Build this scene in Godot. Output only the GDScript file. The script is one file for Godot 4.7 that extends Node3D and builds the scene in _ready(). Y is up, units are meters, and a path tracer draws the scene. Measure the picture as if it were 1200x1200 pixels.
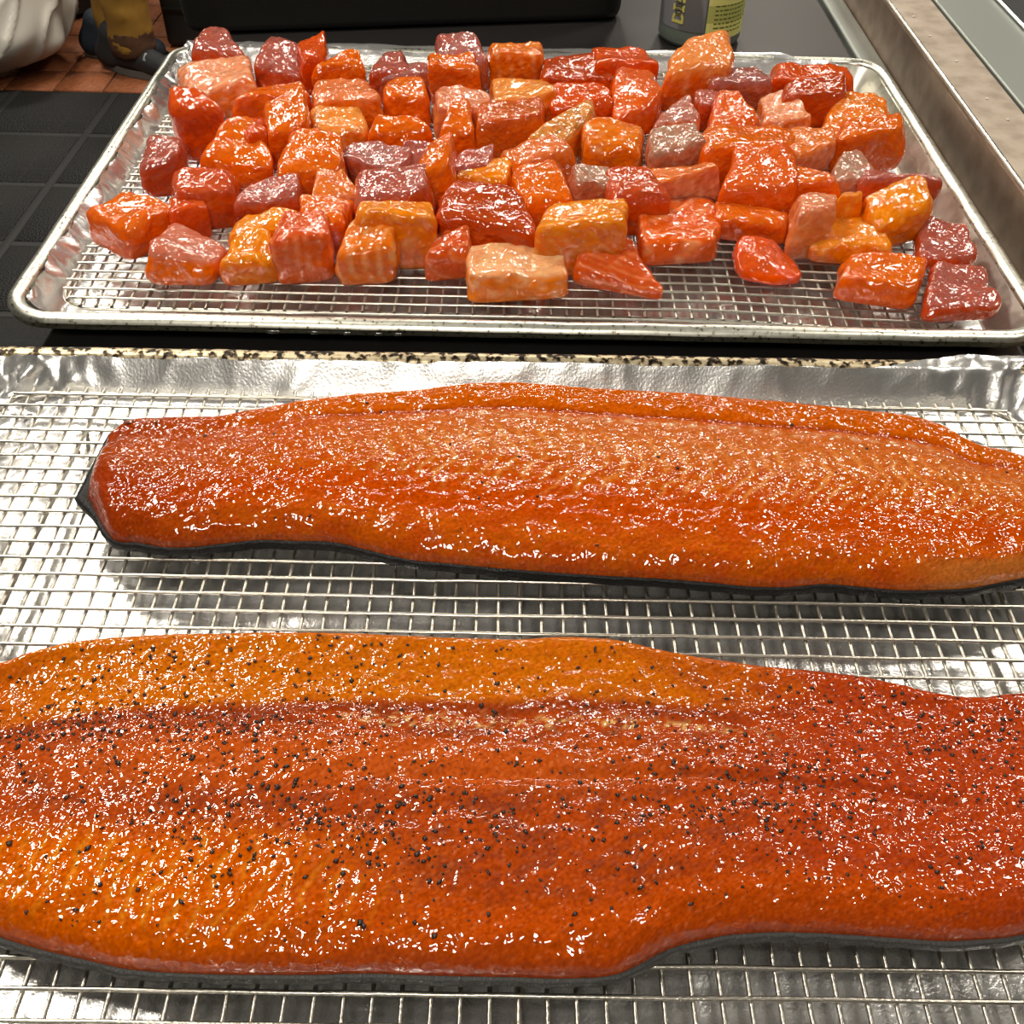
extends Node3D

const TABLE := 0.90      # height of the work table
const RACK := 0.921      # top of the wires of both racks
const RIM := 0.925       # top of both sheet pans

var taken := {}
var rng := RandomNumberGenerator.new()
var mats := {}
var soft := FastNoiseLite.new()
var fine := FastNoiseLite.new()
var crease := FastNoiseLite.new()


# ---------------------------------------------------------------- helpers
func numbered(called: String) -> String:
	var n: int = taken.get(called, 0)
	taken[called] = n + 1
	return called if n == 0 else "%s_%03d" % [called, n]


func tag(o: Node, label := "", category := "", group := "", kind := "") -> void:
	if label: o.set_meta("label", label)
	if category: o.set_meta("category", category)
	if group: o.set_meta("group", group)
	if kind: o.set_meta("kind", kind)


func thing(called: String, label: String, category: String, at := Vector3.ZERO, turn := 0.0, group := "") -> Node3D:
	var o := Node3D.new()
	o.name = numbered(called)
	add_child(o)
	o.position = at
	o.rotation.y = turn
	tag(o, label, category, group)
	return o


func put(mesh: Mesh, called: String, mat: Material, parent: Node = self) -> MeshInstance3D:
	var o := MeshInstance3D.new()
	o.mesh = mesh
	o.material_override = mat
	o.cast_shadow = GeometryInstance3D.SHADOW_CASTING_SETTING_ON
	o.name = numbered(called) if parent == self else called
	parent.add_child(o, true)
	return o


func struct(mesh: Mesh, called: String, mat: Material, at := Vector3.ZERO) -> MeshInstance3D:
	var o := put(mesh, called, mat)
	o.position = at
	o.set_meta("kind", "structure")
	return o


func s2l(r: int, g: int, b: int) -> Color:
	return Color8(r, g, b).srgb_to_linear()


func noise(kind: int, freq: float, octaves := 3, sd := 1) -> FastNoiseLite:
	var n := FastNoiseLite.new()
	n.noise_type = kind
	n.frequency = freq
	n.seed = sd
	n.fractal_octaves = octaves
	if octaves == 1: n.fractal_type = FastNoiseLite.FRACTAL_NONE
	return n


func tex(n: FastNoiseLite, size := 512, ramp: Gradient = null) -> NoiseTexture2D:
	var t := NoiseTexture2D.new()
	t.noise = n
	t.width = size
	t.height = size
	t.seamless = true
	if ramp: t.color_ramp = ramp
	return t


func ramp(stops: Array, colors: Array) -> Gradient:
	var g := Gradient.new()
	g.offsets = PackedFloat32Array(stops)
	g.colors = PackedColorArray(colors)
	return g


func mat(color: Color, rough: float, metal := 0.0) -> StandardMaterial3D:
	var m := StandardMaterial3D.new()
	m.albedo_color = color
	m.roughness = rough
	m.metallic = metal
	return m


func tri(m: StandardMaterial3D, scale: float) -> StandardMaterial3D:
	m.uv1_triplanar = true
	m.uv1_scale = Vector3.ONE * scale
	m.uv1_triplanar_sharpness = 4.0
	return m


func bump(m: StandardMaterial3D, t: Texture2D, centimetres: float) -> StandardMaterial3D:
	m.heightmap_enabled = true
	m.heightmap_texture = t
	m.heightmap_scale = centimetres
	return m


# a mesh from a grid of points; columns run along the first index
func grid(pts: PackedVector3Array, nu: int, nv: int, cols := PackedColorArray(), flip := false, wrap := false) -> ArrayMesh:
	var idx := PackedInt32Array()
	var last := nu if wrap else nu - 1
	for i in last:
		for j in nv - 1:
			var a := i * nv + j
			var b := ((i + 1) % nu) * nv + j
			if flip:
				idx.append_array([a, a + 1, b, b, a + 1, b + 1])
			else:
				idx.append_array([a, b, a + 1, a + 1, b, b + 1])
	return indexed(pts, idx, cols)


func indexed(pts: PackedVector3Array, idx: PackedInt32Array, cols := PackedColorArray()) -> ArrayMesh:
	var norms := PackedVector3Array()
	norms.resize(pts.size())
	for k in range(0, idx.size(), 3):
		var a := pts[idx[k]]
		var n := (a - pts[idx[k + 2]]).cross(a - pts[idx[k + 1]])
		norms[idx[k]] += n
		norms[idx[k + 1]] += n
		norms[idx[k + 2]] += n
	for k in norms.size():
		norms[k] = norms[k].normalized() if norms[k].length_squared() > 0.0 else Vector3.UP
	var arrays := []
	arrays.resize(Mesh.ARRAY_MAX)
	arrays[Mesh.ARRAY_VERTEX] = pts
	arrays[Mesh.ARRAY_NORMAL] = norms
	if cols.size(): arrays[Mesh.ARRAY_COLOR] = cols
	arrays[Mesh.ARRAY_INDEX] = idx
	var m := ArrayMesh.new()
	m.add_surface_from_arrays(Mesh.PRIMITIVE_TRIANGLES, arrays)
	return m


# a round bar along a line of points
func tube(path: PackedVector3Array, r: float, sides := 8, r_end := -1.0) -> ArrayMesh:
	var pts := PackedVector3Array()
	var n := path.size()
	for i in n:
		var t := (path[mini(i + 1, n - 1)] - path[maxi(i - 1, 0)]).normalized()
		var up := Vector3.UP if absf(t.y) < 0.9 else Vector3.RIGHT
		var s := t.cross(up).normalized()
		var w := s.cross(t)
		var rr := r if r_end < 0 else lerpf(r, r_end, float(i) / (n - 1))
		for k in sides + 1:
			var a := TAU * k / sides
			pts.append(path[i] + (s * cos(a) + w * sin(a)) * rr)
	return grid(pts, n, sides + 1, PackedColorArray(), true)


# a turned body: profile of (radius, height)
func lathe(profile: Array, sides := 32) -> ArrayMesh:
	var pts := PackedVector3Array()
	for k in sides + 1:
		var a := TAU * k / sides
		for p in profile:
			pts.append(Vector3(cos(a) * p.x, p.y, sin(a) * p.x))
	return grid(pts, sides + 1, profile.size())


# a box with rounded edges
func soft_box(size: Vector3, r: float, steps := 4) -> ArrayMesh:
	var st := SurfaceTool.new()
	st.begin(Mesh.PRIMITIVE_TRIANGLES)
	var box := BoxMesh.new()
	box.size = size
	box.subdivide_width = steps
	box.subdivide_height = steps
	box.subdivide_depth = steps
	var arr := box.get_mesh_arrays()
	var v: PackedVector3Array = arr[Mesh.ARRAY_VERTEX]
	var nm: PackedVector3Array = arr[Mesh.ARRAY_NORMAL]
	var half := size * 0.5
	var inner := half - Vector3.ONE * r
	for i in v.size():
		# the outer rows of the division are drawn in to the corner radius
		var p := v[i]
		for ax in 3:
			var cell := size[ax] / (steps + 1)
			if absf(absf(p[ax]) - (half[ax] - cell)) < 1e-5: p[ax] = signf(p[ax]) * (half[ax] - r * 0.3)
			elif absf(absf(p[ax]) - (half[ax] - 2 * cell)) < 1e-5: p[ax] = signf(p[ax]) * inner[ax]
		var c := p.clamp(-inner, inner)
		var d := p - c
		if d.length() > 1e-7:
			nm[i] = d.normalized()
			v[i] = c + nm[i] * r
		else:
			v[i] = p
	arr[Mesh.ARRAY_VERTEX] = v
	arr[Mesh.ARRAY_NORMAL] = nm
	var m := ArrayMesh.new()
	m.add_surface_from_arrays(Mesh.PRIMITIVE_TRIANGLES, arr)
	return m


func box(x: float, y: float, z: float) -> BoxMesh:
	var b := BoxMesh.new()
	b.size = Vector3(x, y, z)
	return b


# points on the outline of a pan: a rounded rectangle drawn in by «inset»
func outline(hx: float, hz: float, inset: float, corner := 0.034) -> PackedVector2Array:
	var out := PackedVector2Array()
	var r := maxf(corner - inset, 0.004)
	var ex := hx - inset - r
	var ez := hz - inset - r
	var quarter := [[1, 1], [-1, 1], [-1, -1], [1, -1]]
	for q in 4:
		var c := Vector2(quarter[q][0] * ex, quarter[q][1] * ez)
		for k in 11:
			var a := PI / 2 * (q + k / 10.0)
			out.append(c + Vector2(cos(a), sin(a)) * r)
		var nx: Array = quarter[(q + 1) % 4]
		var a2 := PI / 2 * (q + 1)
		var e0 := c + Vector2(cos(a2), sin(a2)) * r
		var e1 := Vector2(nx[0] * ex, nx[1] * ez) + Vector2(cos(a2), sin(a2)) * r
		for k in range(1, 24):
			out.append(e0.lerp(e1, k / 24.0))
	return out


func sample(a: Array, t: float) -> float:
	var x := clampf(t, 0, 1) * (a.size() - 1)
	var i := mini(int(x), a.size() - 2)
	var f := x - i
	return cubic_interpolate(a[i], a[i + 1], a[maxi(i - 1, 0)], a[mini(i + 2, a.size() - 1)], f)


func sample2(a: Array, t: float) -> Vector2:      # tenths of a millimetre, x and z in turn
	var n := a.size() / 2
	var x := clampf(t, 0, 1) * (n - 1)
	var i := mini(int(x), n - 2)
	var f := x - i
	var g := [maxi(i - 1, 0), i, i + 1, mini(i + 2, n - 1)]
	return Vector2(
		cubic_interpolate(a[g[1] * 2], a[g[2] * 2], a[g[0] * 2], a[g[3] * 2], f),
		cubic_interpolate(a[g[1] * 2 + 1], a[g[2] * 2 + 1], a[g[0] * 2 + 1], a[g[3] * 2 + 1], f)) * 1e-4


func edge(d: float, r: float) -> float:
	var k := 1.0 - minf(maxf(d, 0.0) / r, 1.0)
	return sqrt(maxf(1.0 - k * k, 0.0))


# ---------------------------------------------------------------- materials
func make_materials() -> void:
	soft = noise(FastNoiseLite.TYPE_SIMPLEX_SMOOTH, 1.0, 2, 11)
	fine = noise(FastNoiseLite.TYPE_SIMPLEX_SMOOTH, 1.0, 1, 23)
	crease = noise(FastNoiseLite.TYPE_SIMPLEX, 1.0, 3, 5)
	crease.fractal_type = FastNoiseLite.FRACTAL_RIDGED

	var beads := tex(noise(FastNoiseLite.TYPE_SIMPLEX_SMOOTH, 0.030, 2, 31))
	var flesh := tri(mat(Color(0.88, 0.88, 0.88), 0.07), 15.0)
	flesh.metallic_specular = 0.54
	flesh.albedo_texture = tex(noise(FastNoiseLite.TYPE_SIMPLEX, 0.05, 4, 61), 512, ramp([0.0, 0.30, 0.45, 0.62, 1.0], [Color(0.86, 0.80, 0.76), Color(0.92, 0.89, 0.87), Color(0.97, 0.96, 0.95), Color(1, 1, 1), Color(1, 1, 1)]))
	flesh.vertex_color_use_as_albedo = true
	flesh.subsurf_scatter_enabled = true
	flesh.subsurf_scatter_strength = 0.08
	bump(flesh, beads, 0.036)
	mats.flesh = flesh
	var chunk: StandardMaterial3D = flesh.duplicate()
	chunk.albedo_texture = null
	chunk.uv1_scale = Vector3.ONE * 12.0
	chunk.clearcoat_enabled = true
	chunk.albedo_color = Color(0.97, 0.97, 0.97)
	chunk.clearcoat = 0.4
	chunk.clearcoat_roughness = 0.06
	chunk.subsurf_scatter_strength = 0.25
	bump(chunk, tex(noise(FastNoiseLite.TYPE_SIMPLEX_SMOOTH, 0.024, 2, 33)), 0.095)
	mats.chunk = chunk

	var skin := tri(mat(Color(0.09, 0.09, 0.095), 0.42), 30.0)
	skin.metallic_specular = 0.35
	bump(skin, tex(noise(FastNoiseLite.TYPE_CELLULAR, 0.06, 1, 3)), 0.03)
	mats.skin = skin
	var silver: StandardMaterial3D = skin.duplicate()
	silver.albedo_color = Color(0.25, 0.25, 0.25)
	mats.silver_skin = silver

	mats.pepper = mat(Color(0.17, 0.145, 0.13), 0.35)

	var wire := tri(mat(Color(0.78, 0.76, 0.72), 0.30, 1.0), 14.0)
	bump(wire, tex(noise(FastNoiseLite.TYPE_SIMPLEX, 0.05, 3, 8)), 0.01)
	mats.wire = wire

	var worn := tex(noise(FastNoiseLite.TYPE_SIMPLEX, 0.012, 5, 14), 512, ramp([0.0, 0.45, 0.75, 1.0], [Color(0.62, 0.60, 0.56), Color(0.80, 0.79, 0.75), Color(0.86, 0.85, 0.82), Color(0.70, 0.68, 0.63)]))
	var pan := tri(mat(Color.WHITE, 0.36, 1.0), 6.0)
	pan.albedo_texture = worn
	mats.pan = pan
	var clean := tri(mat(Color(1.0, 1.0, 0.98), 0.34, 1.0), 9.0)
	clean.albedo_texture = tex(noise(FastNoiseLite.TYPE_SIMPLEX, 0.03, 5, 19), 512, ramp([0.0, 0.14, 0.24, 1.0], [Color(0.16, 0.12, 0.08), Color(0.5, 0.44, 0.36), Color(0.86, 0.86, 0.83), Color(0.96, 0.96, 0.94)]))
	mats.rim_clean = clean
	# burnt-on specks
	var burnt := tri(mat(Color.WHITE, 0.42, 0.75), 7.0)
	burnt.albedo_texture = tex(noise(FastNoiseLite.TYPE_SIMPLEX, 0.035, 5, 27), 512, ramp([0.0, 0.35, 0.42, 0.54, 1.0], [Color(0.03, 0.025, 0.02), Color(0.10, 0.07, 0.045), Color(0.45, 0.38, 0.28), Color(0.75, 0.69, 0.57), Color(0.83, 0.79, 0.68)]))
	mats.rim_burnt = burnt

	var foil := tri(mat(Color(0.93, 0.93, 0.93), 0.26, 0.86), 11.0)
	bump(foil, tex(noise(FastNoiseLite.TYPE_SIMPLEX, 0.07, 3, 41)), 0.007)
	mats.foil = foil

	var steel := tri(mat(Color(0.66, 0.57, 0.51), 0.42, 0.75), 3.0)
	steel.albedo_texture = tex(noise(FastNoiseLite.TYPE_SIMPLEX, 0.02, 4, 2), 512, ramp([0.0, 0.5, 1.0], [Color(0.82, 0.80, 0.78), Color(0.93, 0.92, 0.9), Color(1, 1, 1)]))
	mats.steel = steel
	var ledge: StandardMaterial3D = steel.duplicate()
	ledge.albedo_color = Color(0.76, 0.71, 0.66)
	ledge.roughness = 0.5
	mats.ledge = ledge
	mats.lid = tri(mat(Color(0.60, 0.62, 0.60), 0.45, 0.7), 3.0)
	mats.lid_edge = mat(Color(0.85, 0.86, 0.85), 0.25, 1.0)
	mats.well = mat(Color(0.28, 0.28, 0.29), 0.45, 0.6)
	mats.table = tri(mat(Color(0.25, 0.24, 0.24), 0.42, 0.6), 3.0)
	mats.gap = mat(Color(0.03, 0.03, 0.03), 0.7)
	mats.black_plastic = bump(tri(mat(Color(0.105, 0.105, 0.10), 0.45), 20.0), tex(noise(FastNoiseLite.TYPE_SIMPLEX, 0.05, 3, 6)), 0.01)
	mats.wall = mat(Color(0.40, 0.40, 0.39), 0.6)
	mats.ceiling = mat(Color(0.40, 0.40, 0.39), 0.8)
	mats.tile = tri(mat(Color(1, 1, 1), 0.72), 5.0)
	mats.tile.albedo_texture = tex(noise(FastNoiseLite.TYPE_SIMPLEX, 0.02, 4, 9), 512, ramp([0.0, 0.5, 1.0], [Color(0.48, 0.27, 0.15), Color(0.56, 0.32, 0.18), Color(0.62, 0.37, 0.22)]))
	mats.grout = mat(Color(0.20, 0.13, 0.09), 0.9)
	mats.strip = mat(Color(0.15, 0.15, 0.155), 0.7)
	mats.rubber = tri(mat(Color(0.105, 0.105, 0.11), 0.75), 9.0)
	bump(mats.rubber, tex(noise(FastNoiseLite.TYPE_CELLULAR, 0.045, 1, 77)), 0.45)


# ---------------------------------------------------------------- salmon
# palettes: side, top, line colour, strength of the lines
func palette(kind: String) -> Array:
	match kind:
		"orange": return [s2l(230, 84, 6), s2l(226, 94, 22), s2l(244, 145, 70), 0.22]
		"amber": return [s2l(238, 108, 8), s2l(240, 126, 20), s2l(250, 176, 90), 0.40]
		"red": return [s2l(220, 66, 6), s2l(214, 76, 28), s2l(236, 116, 70), 0.15]
		"redvein": return [s2l(226, 82, 14), s2l(210, 78, 36), s2l(246, 150, 100), 0.65]
		"redglaze": return [s2l(216, 68, 10), s2l(196, 74, 44), s2l(232, 124, 80), 0.2]
		"vein": return [s2l(234, 100, 12), s2l(232, 108, 28), s2l(250, 180, 112), 0.75]
		"darkred": return [s2l(204, 64, 10), s2l(176, 62, 30), s2l(220, 104, 50), 0.2]
		"darktop": return [s2l(224, 84, 20), s2l(220, 82, 24), s2l(248, 165, 112), 0.85]
		"darkorange": return [s2l(218, 88, 18), s2l(200, 86, 40), s2l(236, 130, 64), 0.2]
		"burgundy": return [s2l(188, 60, 24), s2l(166, 92, 84), s2l(200, 130, 116), 0.30]
		"purple": return [s2l(180, 74, 48), s2l(164, 108, 104), s2l(192, 142, 134), 0.35]
		"purplestripe": return [s2l(222, 102, 36), s2l(172, 114, 106), s2l(216, 168, 148), 0.75]
		"palepurple": return [s2l(232, 94, 8), s2l(192, 118, 98), s2l(214, 156, 134), 0.3]
		"pale": return [s2l(238, 114, 18), s2l(234, 172, 122), s2l(252, 208, 156), 0.6]
		"paletop": return [s2l(230, 82, 6), s2l(236, 138, 74), s2l(248, 184, 122), 0.35]
		"palestripe": return [s2l(232, 106, 34), s2l(232, 152, 114), s2l(250, 206, 168), 0.8]
		"palepink": return [s2l(224, 122, 70), s2l(222, 142, 106), s2l(242, 184, 142), 0.35]
		"pinkside": return [s2l(220, 126, 88), s2l(228, 108, 38), s2l(244, 178, 142), 0.55]
		"pinkglaze": return [s2l(230, 94, 12), s2l(222, 118, 72), s2l(244, 164, 112), 0.3]
		"paleglaze": return [s2l(230, 98, 16), s2l(234, 138, 66), s2l(252, 206, 130), 0.5]
		"stripe": return [s2l(230, 112, 32), s2l(218, 142, 78), s2l(150, 96, 54), 0.8]
		"sparkle": return [s2l(228, 78, 6), s2l(224, 88, 34), s2l(246, 150, 96), 0.2]
		"greyskin": return [s2l(184, 98, 72), s2l(172, 134, 116), s2l(206, 180, 156), 0.4]
	return [s2l(226, 78, 8), s2l(220, 84, 26), s2l(240, 130, 60), 0.1]


# one cut block: eight corners in millimetres (four of the top, four of the base), edges rounded, surface lumpy
func chunk(kind: String, label: String, c: Array, front := false, shape := []) -> void:
	var p: Array[Vector3] = []
	for i in 8:
		p.append(Vector3(c[i * 3], c[i * 3 + 1], c[i * 3 + 2]) * 0.001)
	var mid := Vector3.ZERO
	for i in range(4, 8): mid += p[i] * 0.25
	for i in 8: p[i] -= mid
	var pal := palette(kind)
	var cs: Color = pal[0]
	var ct: Color = pal[1]
	var cl: Color = pal[2]
	var ls: float = pal[3]
	var shift := Vector3(rng.randf(), rng.randf(), rng.randf()) * 10.0
	var turn := rng.randf_range(0, PI)
	var dir := Vector3(cos(turn), rng.randf_range(-0.7, 0.7), sin(turn)).normalized()
	var bend := rng.randf_range(-25, 25)
	var pitch := rng.randf_range(900, 1250)
	if kind == "stripe": pitch = 1900
	var n := 17
	var e := rng.randf_range(6.5, 10.5)
	var jag := 0.0035 if front else 0.006
	for i in 4: p[i].y += rng.randf_range(-jag, jag)
	if shape.size():
		for i in 4: p[i].y += shape[i] * 0.001
		e = shape[4]
	for i in 4: p[i] += Vector3(rng.randf_range(-0.002, 0.002), 0, rng.randf_range(-0.002, 0.002))
	var pts := PackedVector3Array()
	var cols := PackedColorArray()
	var idx := PackedInt32Array()
	for face in 6:
		var ax := face / 2
		var sg := 1.0 if face % 2 == 0 else -1.0
		var first := pts.size()
		for i in n:
			for j in n:
				var q := Vector3.ZERO
				var s := sin((i / (n - 1.0) - 0.5) * PI)
				var t := sin((j / (n - 1.0) - 0.5) * PI)
				q[ax] = sg
				q[(ax + 1) % 3] = lerpf(2.0 * i / (n - 1) - 1.0, s, 0.45)
				q[(ax + 2) % 3] = lerpf(2.0 * j / (n - 1) - 1.0, t, 0.45)
				var r := pow(pow(absf(q.x), e) + pow(absf(q.y), e) + pow(absf(q.z), e), 1.0 / e)
				q /= r
				var a := q.x * 0.5 + 0.5
				var b := q.z * 0.5 + 0.5
				var h := q.y * 0.5 + 0.5
				var top := p[0].lerp(p[1], a).lerp(p[3].lerp(p[2], a), b)
				var low := p[4].lerp(p[5], a).lerp(p[7].lerp(p[6], a), b)
				var v := low.lerp(top, h)
				var w := v + shift
				# sides bulge a little, the top sags and swells
				var side := Vector3(q.x, 0, q.z)
				v += side * (0.0012 * sin(h * PI) + 0.0030 * soft.get_noise_3dv(w * 34.0) * minf(1.0, h * 3.0))
				v.y += (0.0030 * soft.get_noise_3dv(w * 36.0 + Vector3(7, 7, 7)) + 0.0007 * fine.get_noise_3dv(w * 210.0)) * smoothstep(0.2, 0.9, h)
				pts.append(v)
				var m1 := soft.get_noise_3dv(w * 60.0)
				var m2 := fine.get_noise_3dv(w * 330.0)
				var up := smoothstep(0.60, 0.92, q.y + m1 * 0.22)
				if kind == "darktop": up = 0.0
				var col := cs.lerp(ct, up)
				var line := pow(0.5 + 0.5 * sin(w.dot(dir) * pitch + bend * w.y * 14.0 + m1 * 2.2), 9.0)
				col = col.lerp(cl, clampf(line * ls * (1.0 + 0.7 * m1), 0, 1))
				if kind == "darktop": col = col.lerp(s2l(112, 40, 42), smoothstep(0.60, 0.85, -q.z + 0.2 * m1) * smoothstep(0.1, 0.6, q.y))
				col = col.lerp(s2l(176, 52, 18), 0.35 * smoothstep(0.05, 0.5, m1 + 0.3 * m2))
				col = col * (1.0 + 0.14 * m2 + 0.10 * m1)
				cols.append(Color(col.r, col.g * lerpf(1.20, 0.96, smoothstep(0.02, 0.10, col.b)), col.b * 0.9))
		for i in n - 1:
			for j in n - 1:
				var a := first + i * n + j
				if sg > 0: idx.append_array([a, a + 1, a + n, a + n, a + 1, a + n + 1])
				else: idx.append_array([a, a + n, a + 1, a + 1, a + n, a + n + 1])
	var o := put(welded(pts, idx, cols), "salmon_chunk", mats.chunk)
	o.position = mid
	tag(o, label, "salmon chunk", "salmon chunks on the wire rack")


# normals smoothed over points that coincide
func welded(pts: PackedVector3Array, idx: PackedInt32Array, cols: PackedColorArray) -> ArrayMesh:
	var same := {}
	var to := PackedInt32Array()
	var v := PackedVector3Array()
	var c := PackedColorArray()
	for k in pts.size():
		var key := Vector3i((pts[k] * 200000.0).round())
		if not same.has(key):
			same[key] = v.size()
			v.append(pts[k])
			c.append(cols[k])
		to.append(same[key])
	var out := PackedInt32Array()
	for k in idx: out.append(to[k])
	return indexed(v, out, c)


# height of the flesh above the skin edge
func fillet_height(style: int, u: float, v: float, w: float, length: float) -> float:
	var h: float
	if style == 0:
		h = sample([0.005, 0.0062, 0.0062, 0.0092, 0.0118, 0.0134, 0.0145, 0.0148, 0.0143, 0.0130, 0.0105], v)
		h -= 0.0012 * exp(-pow((v - 0.185) / 0.018, 2)) * smoothstep(0.15, 0.3, u)
		h *= lerpf(1.0, 0.8, smoothstep(0.75, 1.0, u))
	else:
		h = sample([0.0085, 0.006, 0.0058, 0.0072, 0.0108, 0.0128, 0.0132, 0.0146, 0.0144, 0.0130, 0.0105], v)
		h += 0.005 * exp(-pow(v / 0.07, 2)) * (1.0 - smoothstep(0.10, 0.28, u))
		h -= 0.0018 * exp(-pow((v - 0.535 - 0.02 * sin(u * 9.0)) / 0.02, 2)) * smoothstep(0.38, 0.45, u) * (1.0 - smoothstep(0.8, 0.9, u))
	h *= edge((1.0 - v) * w, 0.013) * edge(v * w, 0.007) * edge(minf(u, 1.0 - u) * length, 0.020)
	return h


func fillet_point(B: Array, F: Array, style: int, u: float, v: float) -> Vector3:
	var b := sample2(B, u)
	var f := sample2(F, u)
	var c := b.lerp(f, v)
	var w := b.distance_to(f)
	var inside := minf(minf(v, 1.0 - v) * w, minf(u, 1.0 - u) * 0.5)
	var k := smoothstep(0.0, 0.006, inside)
	var y := RACK + 0.0068 + fillet_height(style, u, v, w, 0.5)
	y += k * (0.0011 * soft.get_noise_2d(c.x * 45.0 + style * 9.0, c.y * 70.0) + 0.00028 * fine.get_noise_2d(c.x * 230.0, c.y * 330.0 + style * 5.0))
	# shallow ridges between the flakes of the flesh
	y -= k * 0.00035 * flake_line(style, u, v)
	return Vector3(c.x, y, c.y)


func flake_line(style: int, u: float, v: float) -> float:
	var m := soft.get_noise_2d(u * 14.0, v * 6.0 + style * 3.0)
	var mid := 0.54 if style == 0 else 0.72
	var ph := u * 58.0 + 8.5 * absf(v - mid) + m * 0.5
	if v < mid: ph = u * 58.0 + 6.0 * absf(v - mid) + m * 0.5
	var line := pow(0.5 + 0.5 * cos(TAU * ph), 7.0)
	var mask: float
	if style == 0:
		mask = smoothstep(0.30, 0.40, v) * (1.0 - smoothstep(0.60, 0.78, v)) * smoothstep(0.22, 0.4, u)
	else:
		mask = smoothstep(0.66, 0.74, v) * (1.0 - smoothstep(0.90, 0.97, v)) * (1.0 - smoothstep(0.30, 0.5, u))
	return line * mask * clampf(0.75 + m, 0.2, 1.0)


func fillet_color(style: int, u: float, v: float) -> Color:
	var m := soft.get_noise_2d(u * 26.0, v * 9.0 + style * 31.0)
	var m2 := soft.get_noise_2d(u * 90.0 + 3.0, v * 32.0 + style * 17.0)
	var g := fine.get_noise_2d(u * 330.0, v * 110.0 + style * 3.0)
	var c: Color
	if style == 0:
		c = s2l(220, 92, 20).lerp(s2l(208, 76, 20), smoothstep(-0.3, 0.4, m * 0.6 + m2 * 0.6))
		c = c.lerp(s2l(222, 108, 50), 0.8 * smoothstep(0.19, 0.26, v) * (1.0 - smoothstep(0.46, 0.58, v)) * smoothstep(0.22, 0.4, u))
		c = c.lerp(s2l(212, 70, 10), 0.8 * smoothstep(0.62, 0.70, v) * (1.0 - smoothstep(0.80, 0.9, v)))
		c = c.lerp(s2l(222, 92, 14), smoothstep(0.205, 0.165, v) * smoothstep(0.14, 0.24, u))
		c = c.lerp(s2l(158, 40, 14), 0.75 * exp(-pow((v - 0.19) / 0.014, 2)) * smoothstep(0.18, 0.28, u))
		c = c.lerp(s2l(158, 48, 18), 0.85 * (1.0 - smoothstep(0.0, 0.26, u)))
		c = c.lerp(s2l(206, 84, 30), 0.7 * exp(-pow((v - 0.42) / 0.16, 2)) * exp(-pow((u - 0.08) / 0.07, 2)))
		c = c.lerp(s2l(196, 54, 28), 0.6 * smoothstep(0.88, 1.0, u))
		var dot := exp(-pow((fposmod(u * 57.0, 1.0) - 0.5) / 0.26, 2)) * exp(-pow((v - 0.252 - 0.006 * sin(u * 60.0)) / 0.02, 2))
		c = c.lerp(s2l(248, 204, 160), 1.0 * dot * smoothstep(0.34, 0.42, u) * (1.0 - smoothstep(0.74, 0.84, u)) * clampf(0.8 + m2 * 1.4, 0.0, 1.0))
		c = c.lerp(s2l(250, 160, 88), 1.0 * flake_line(0, u, v))
		c = c.lerp(s2l(216, 126, 66), 0.7 * smoothstep(0.90, 0.95, v) * smoothstep(0.74, 0.82, u))
		c = c.lerp(s2l(224, 140, 70), 0.5 * smoothstep(0.03, 0.0, v))
	else:
		var bel := lerpf(0.30, 0.235, smoothstep(0.1, 0.65, u)) * (1.0 - smoothstep(0.66, 0.80, u)) + 0.012 * m
		var inbel := smoothstep(bel + 0.02, bel - 0.03, v) * (1.0 - smoothstep(0.54, 0.76, u + 0.05 * m))
		c = s2l(196, 72, 26).lerp(s2l(160, 62, 40), smoothstep(-0.25, 0.45, m * 0.6 + 0.7 * m2))
		c = c.lerp(s2l(214, 88, 34), 0.8 * smoothstep(0.36, 0.44, v) * (1.0 - smoothstep(0.50, 0.60, v)) * smoothstep(0.05, 0.3, u) * (1.0 - smoothstep(0.5, 0.7, u)))
		c = c.lerp(s2l(200, 66, 28).lerp(s2l(176, 60, 40), smoothstep(-0.2, 0.4, m2)), 0.85 * smoothstep(0.60, 0.76, u))
		c = c.lerp(s2l(228, 94, 8), 0.95 * smoothstep(0.62, 0.76, v + 0.06 * m) * (1.0 - smoothstep(0.30, 0.50, u)))
		c = c.lerp(s2l(212, 78, 12), 0.8 * smoothstep(0.80, 0.92, v + 0.04 * m) * smoothstep(0.25, 0.45, u) * (1.0 - smoothstep(0.75, 0.95, u)))
		c = c.lerp(s2l(228, 112, 20), 0.92 * inbel)
		c = c.lerp(s2l(206, 84, 14), 0.5 * inbel * smoothstep(0.0, 0.5, m2))
		c = c.lerp(s2l(196, 62, 14), 0.7 * inbel * (1.0 - smoothstep(0.06, 0.22, u)))
		c = c.lerp(s2l(150, 54, 30), 0.7 * exp(-pow((v - bel - 0.025) / 0.026, 2)) * (1.0 - smoothstep(0.62, 0.78, u)))
		var blot := smoothstep(0.05, 0.5, m2 + 0.25 * g) * exp(-pow((v - 0.325 - 0.01 * m) / 0.022, 2))
		c = c.lerp(s2l(248, 196, 128), 1.0 * blot * smoothstep(0.38, 0.44, u) * (1.0 - smoothstep(0.62, 0.74, u)))
		c = c.lerp(s2l(244, 138, 40), 0.85 * flake_line(1, u, v))
		c = c.lerp(s2l(176, 60, 20), 0.6 * smoothstep(0.955, 1.0, v))
		c = c.lerp(s2l(236, 170, 120), 0.75 * smoothstep(0.016, 0.0, v))
		c = c.lerp(s2l(120, 30, 20), 0.5 * smoothstep(0.93, 1.0, u))
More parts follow.
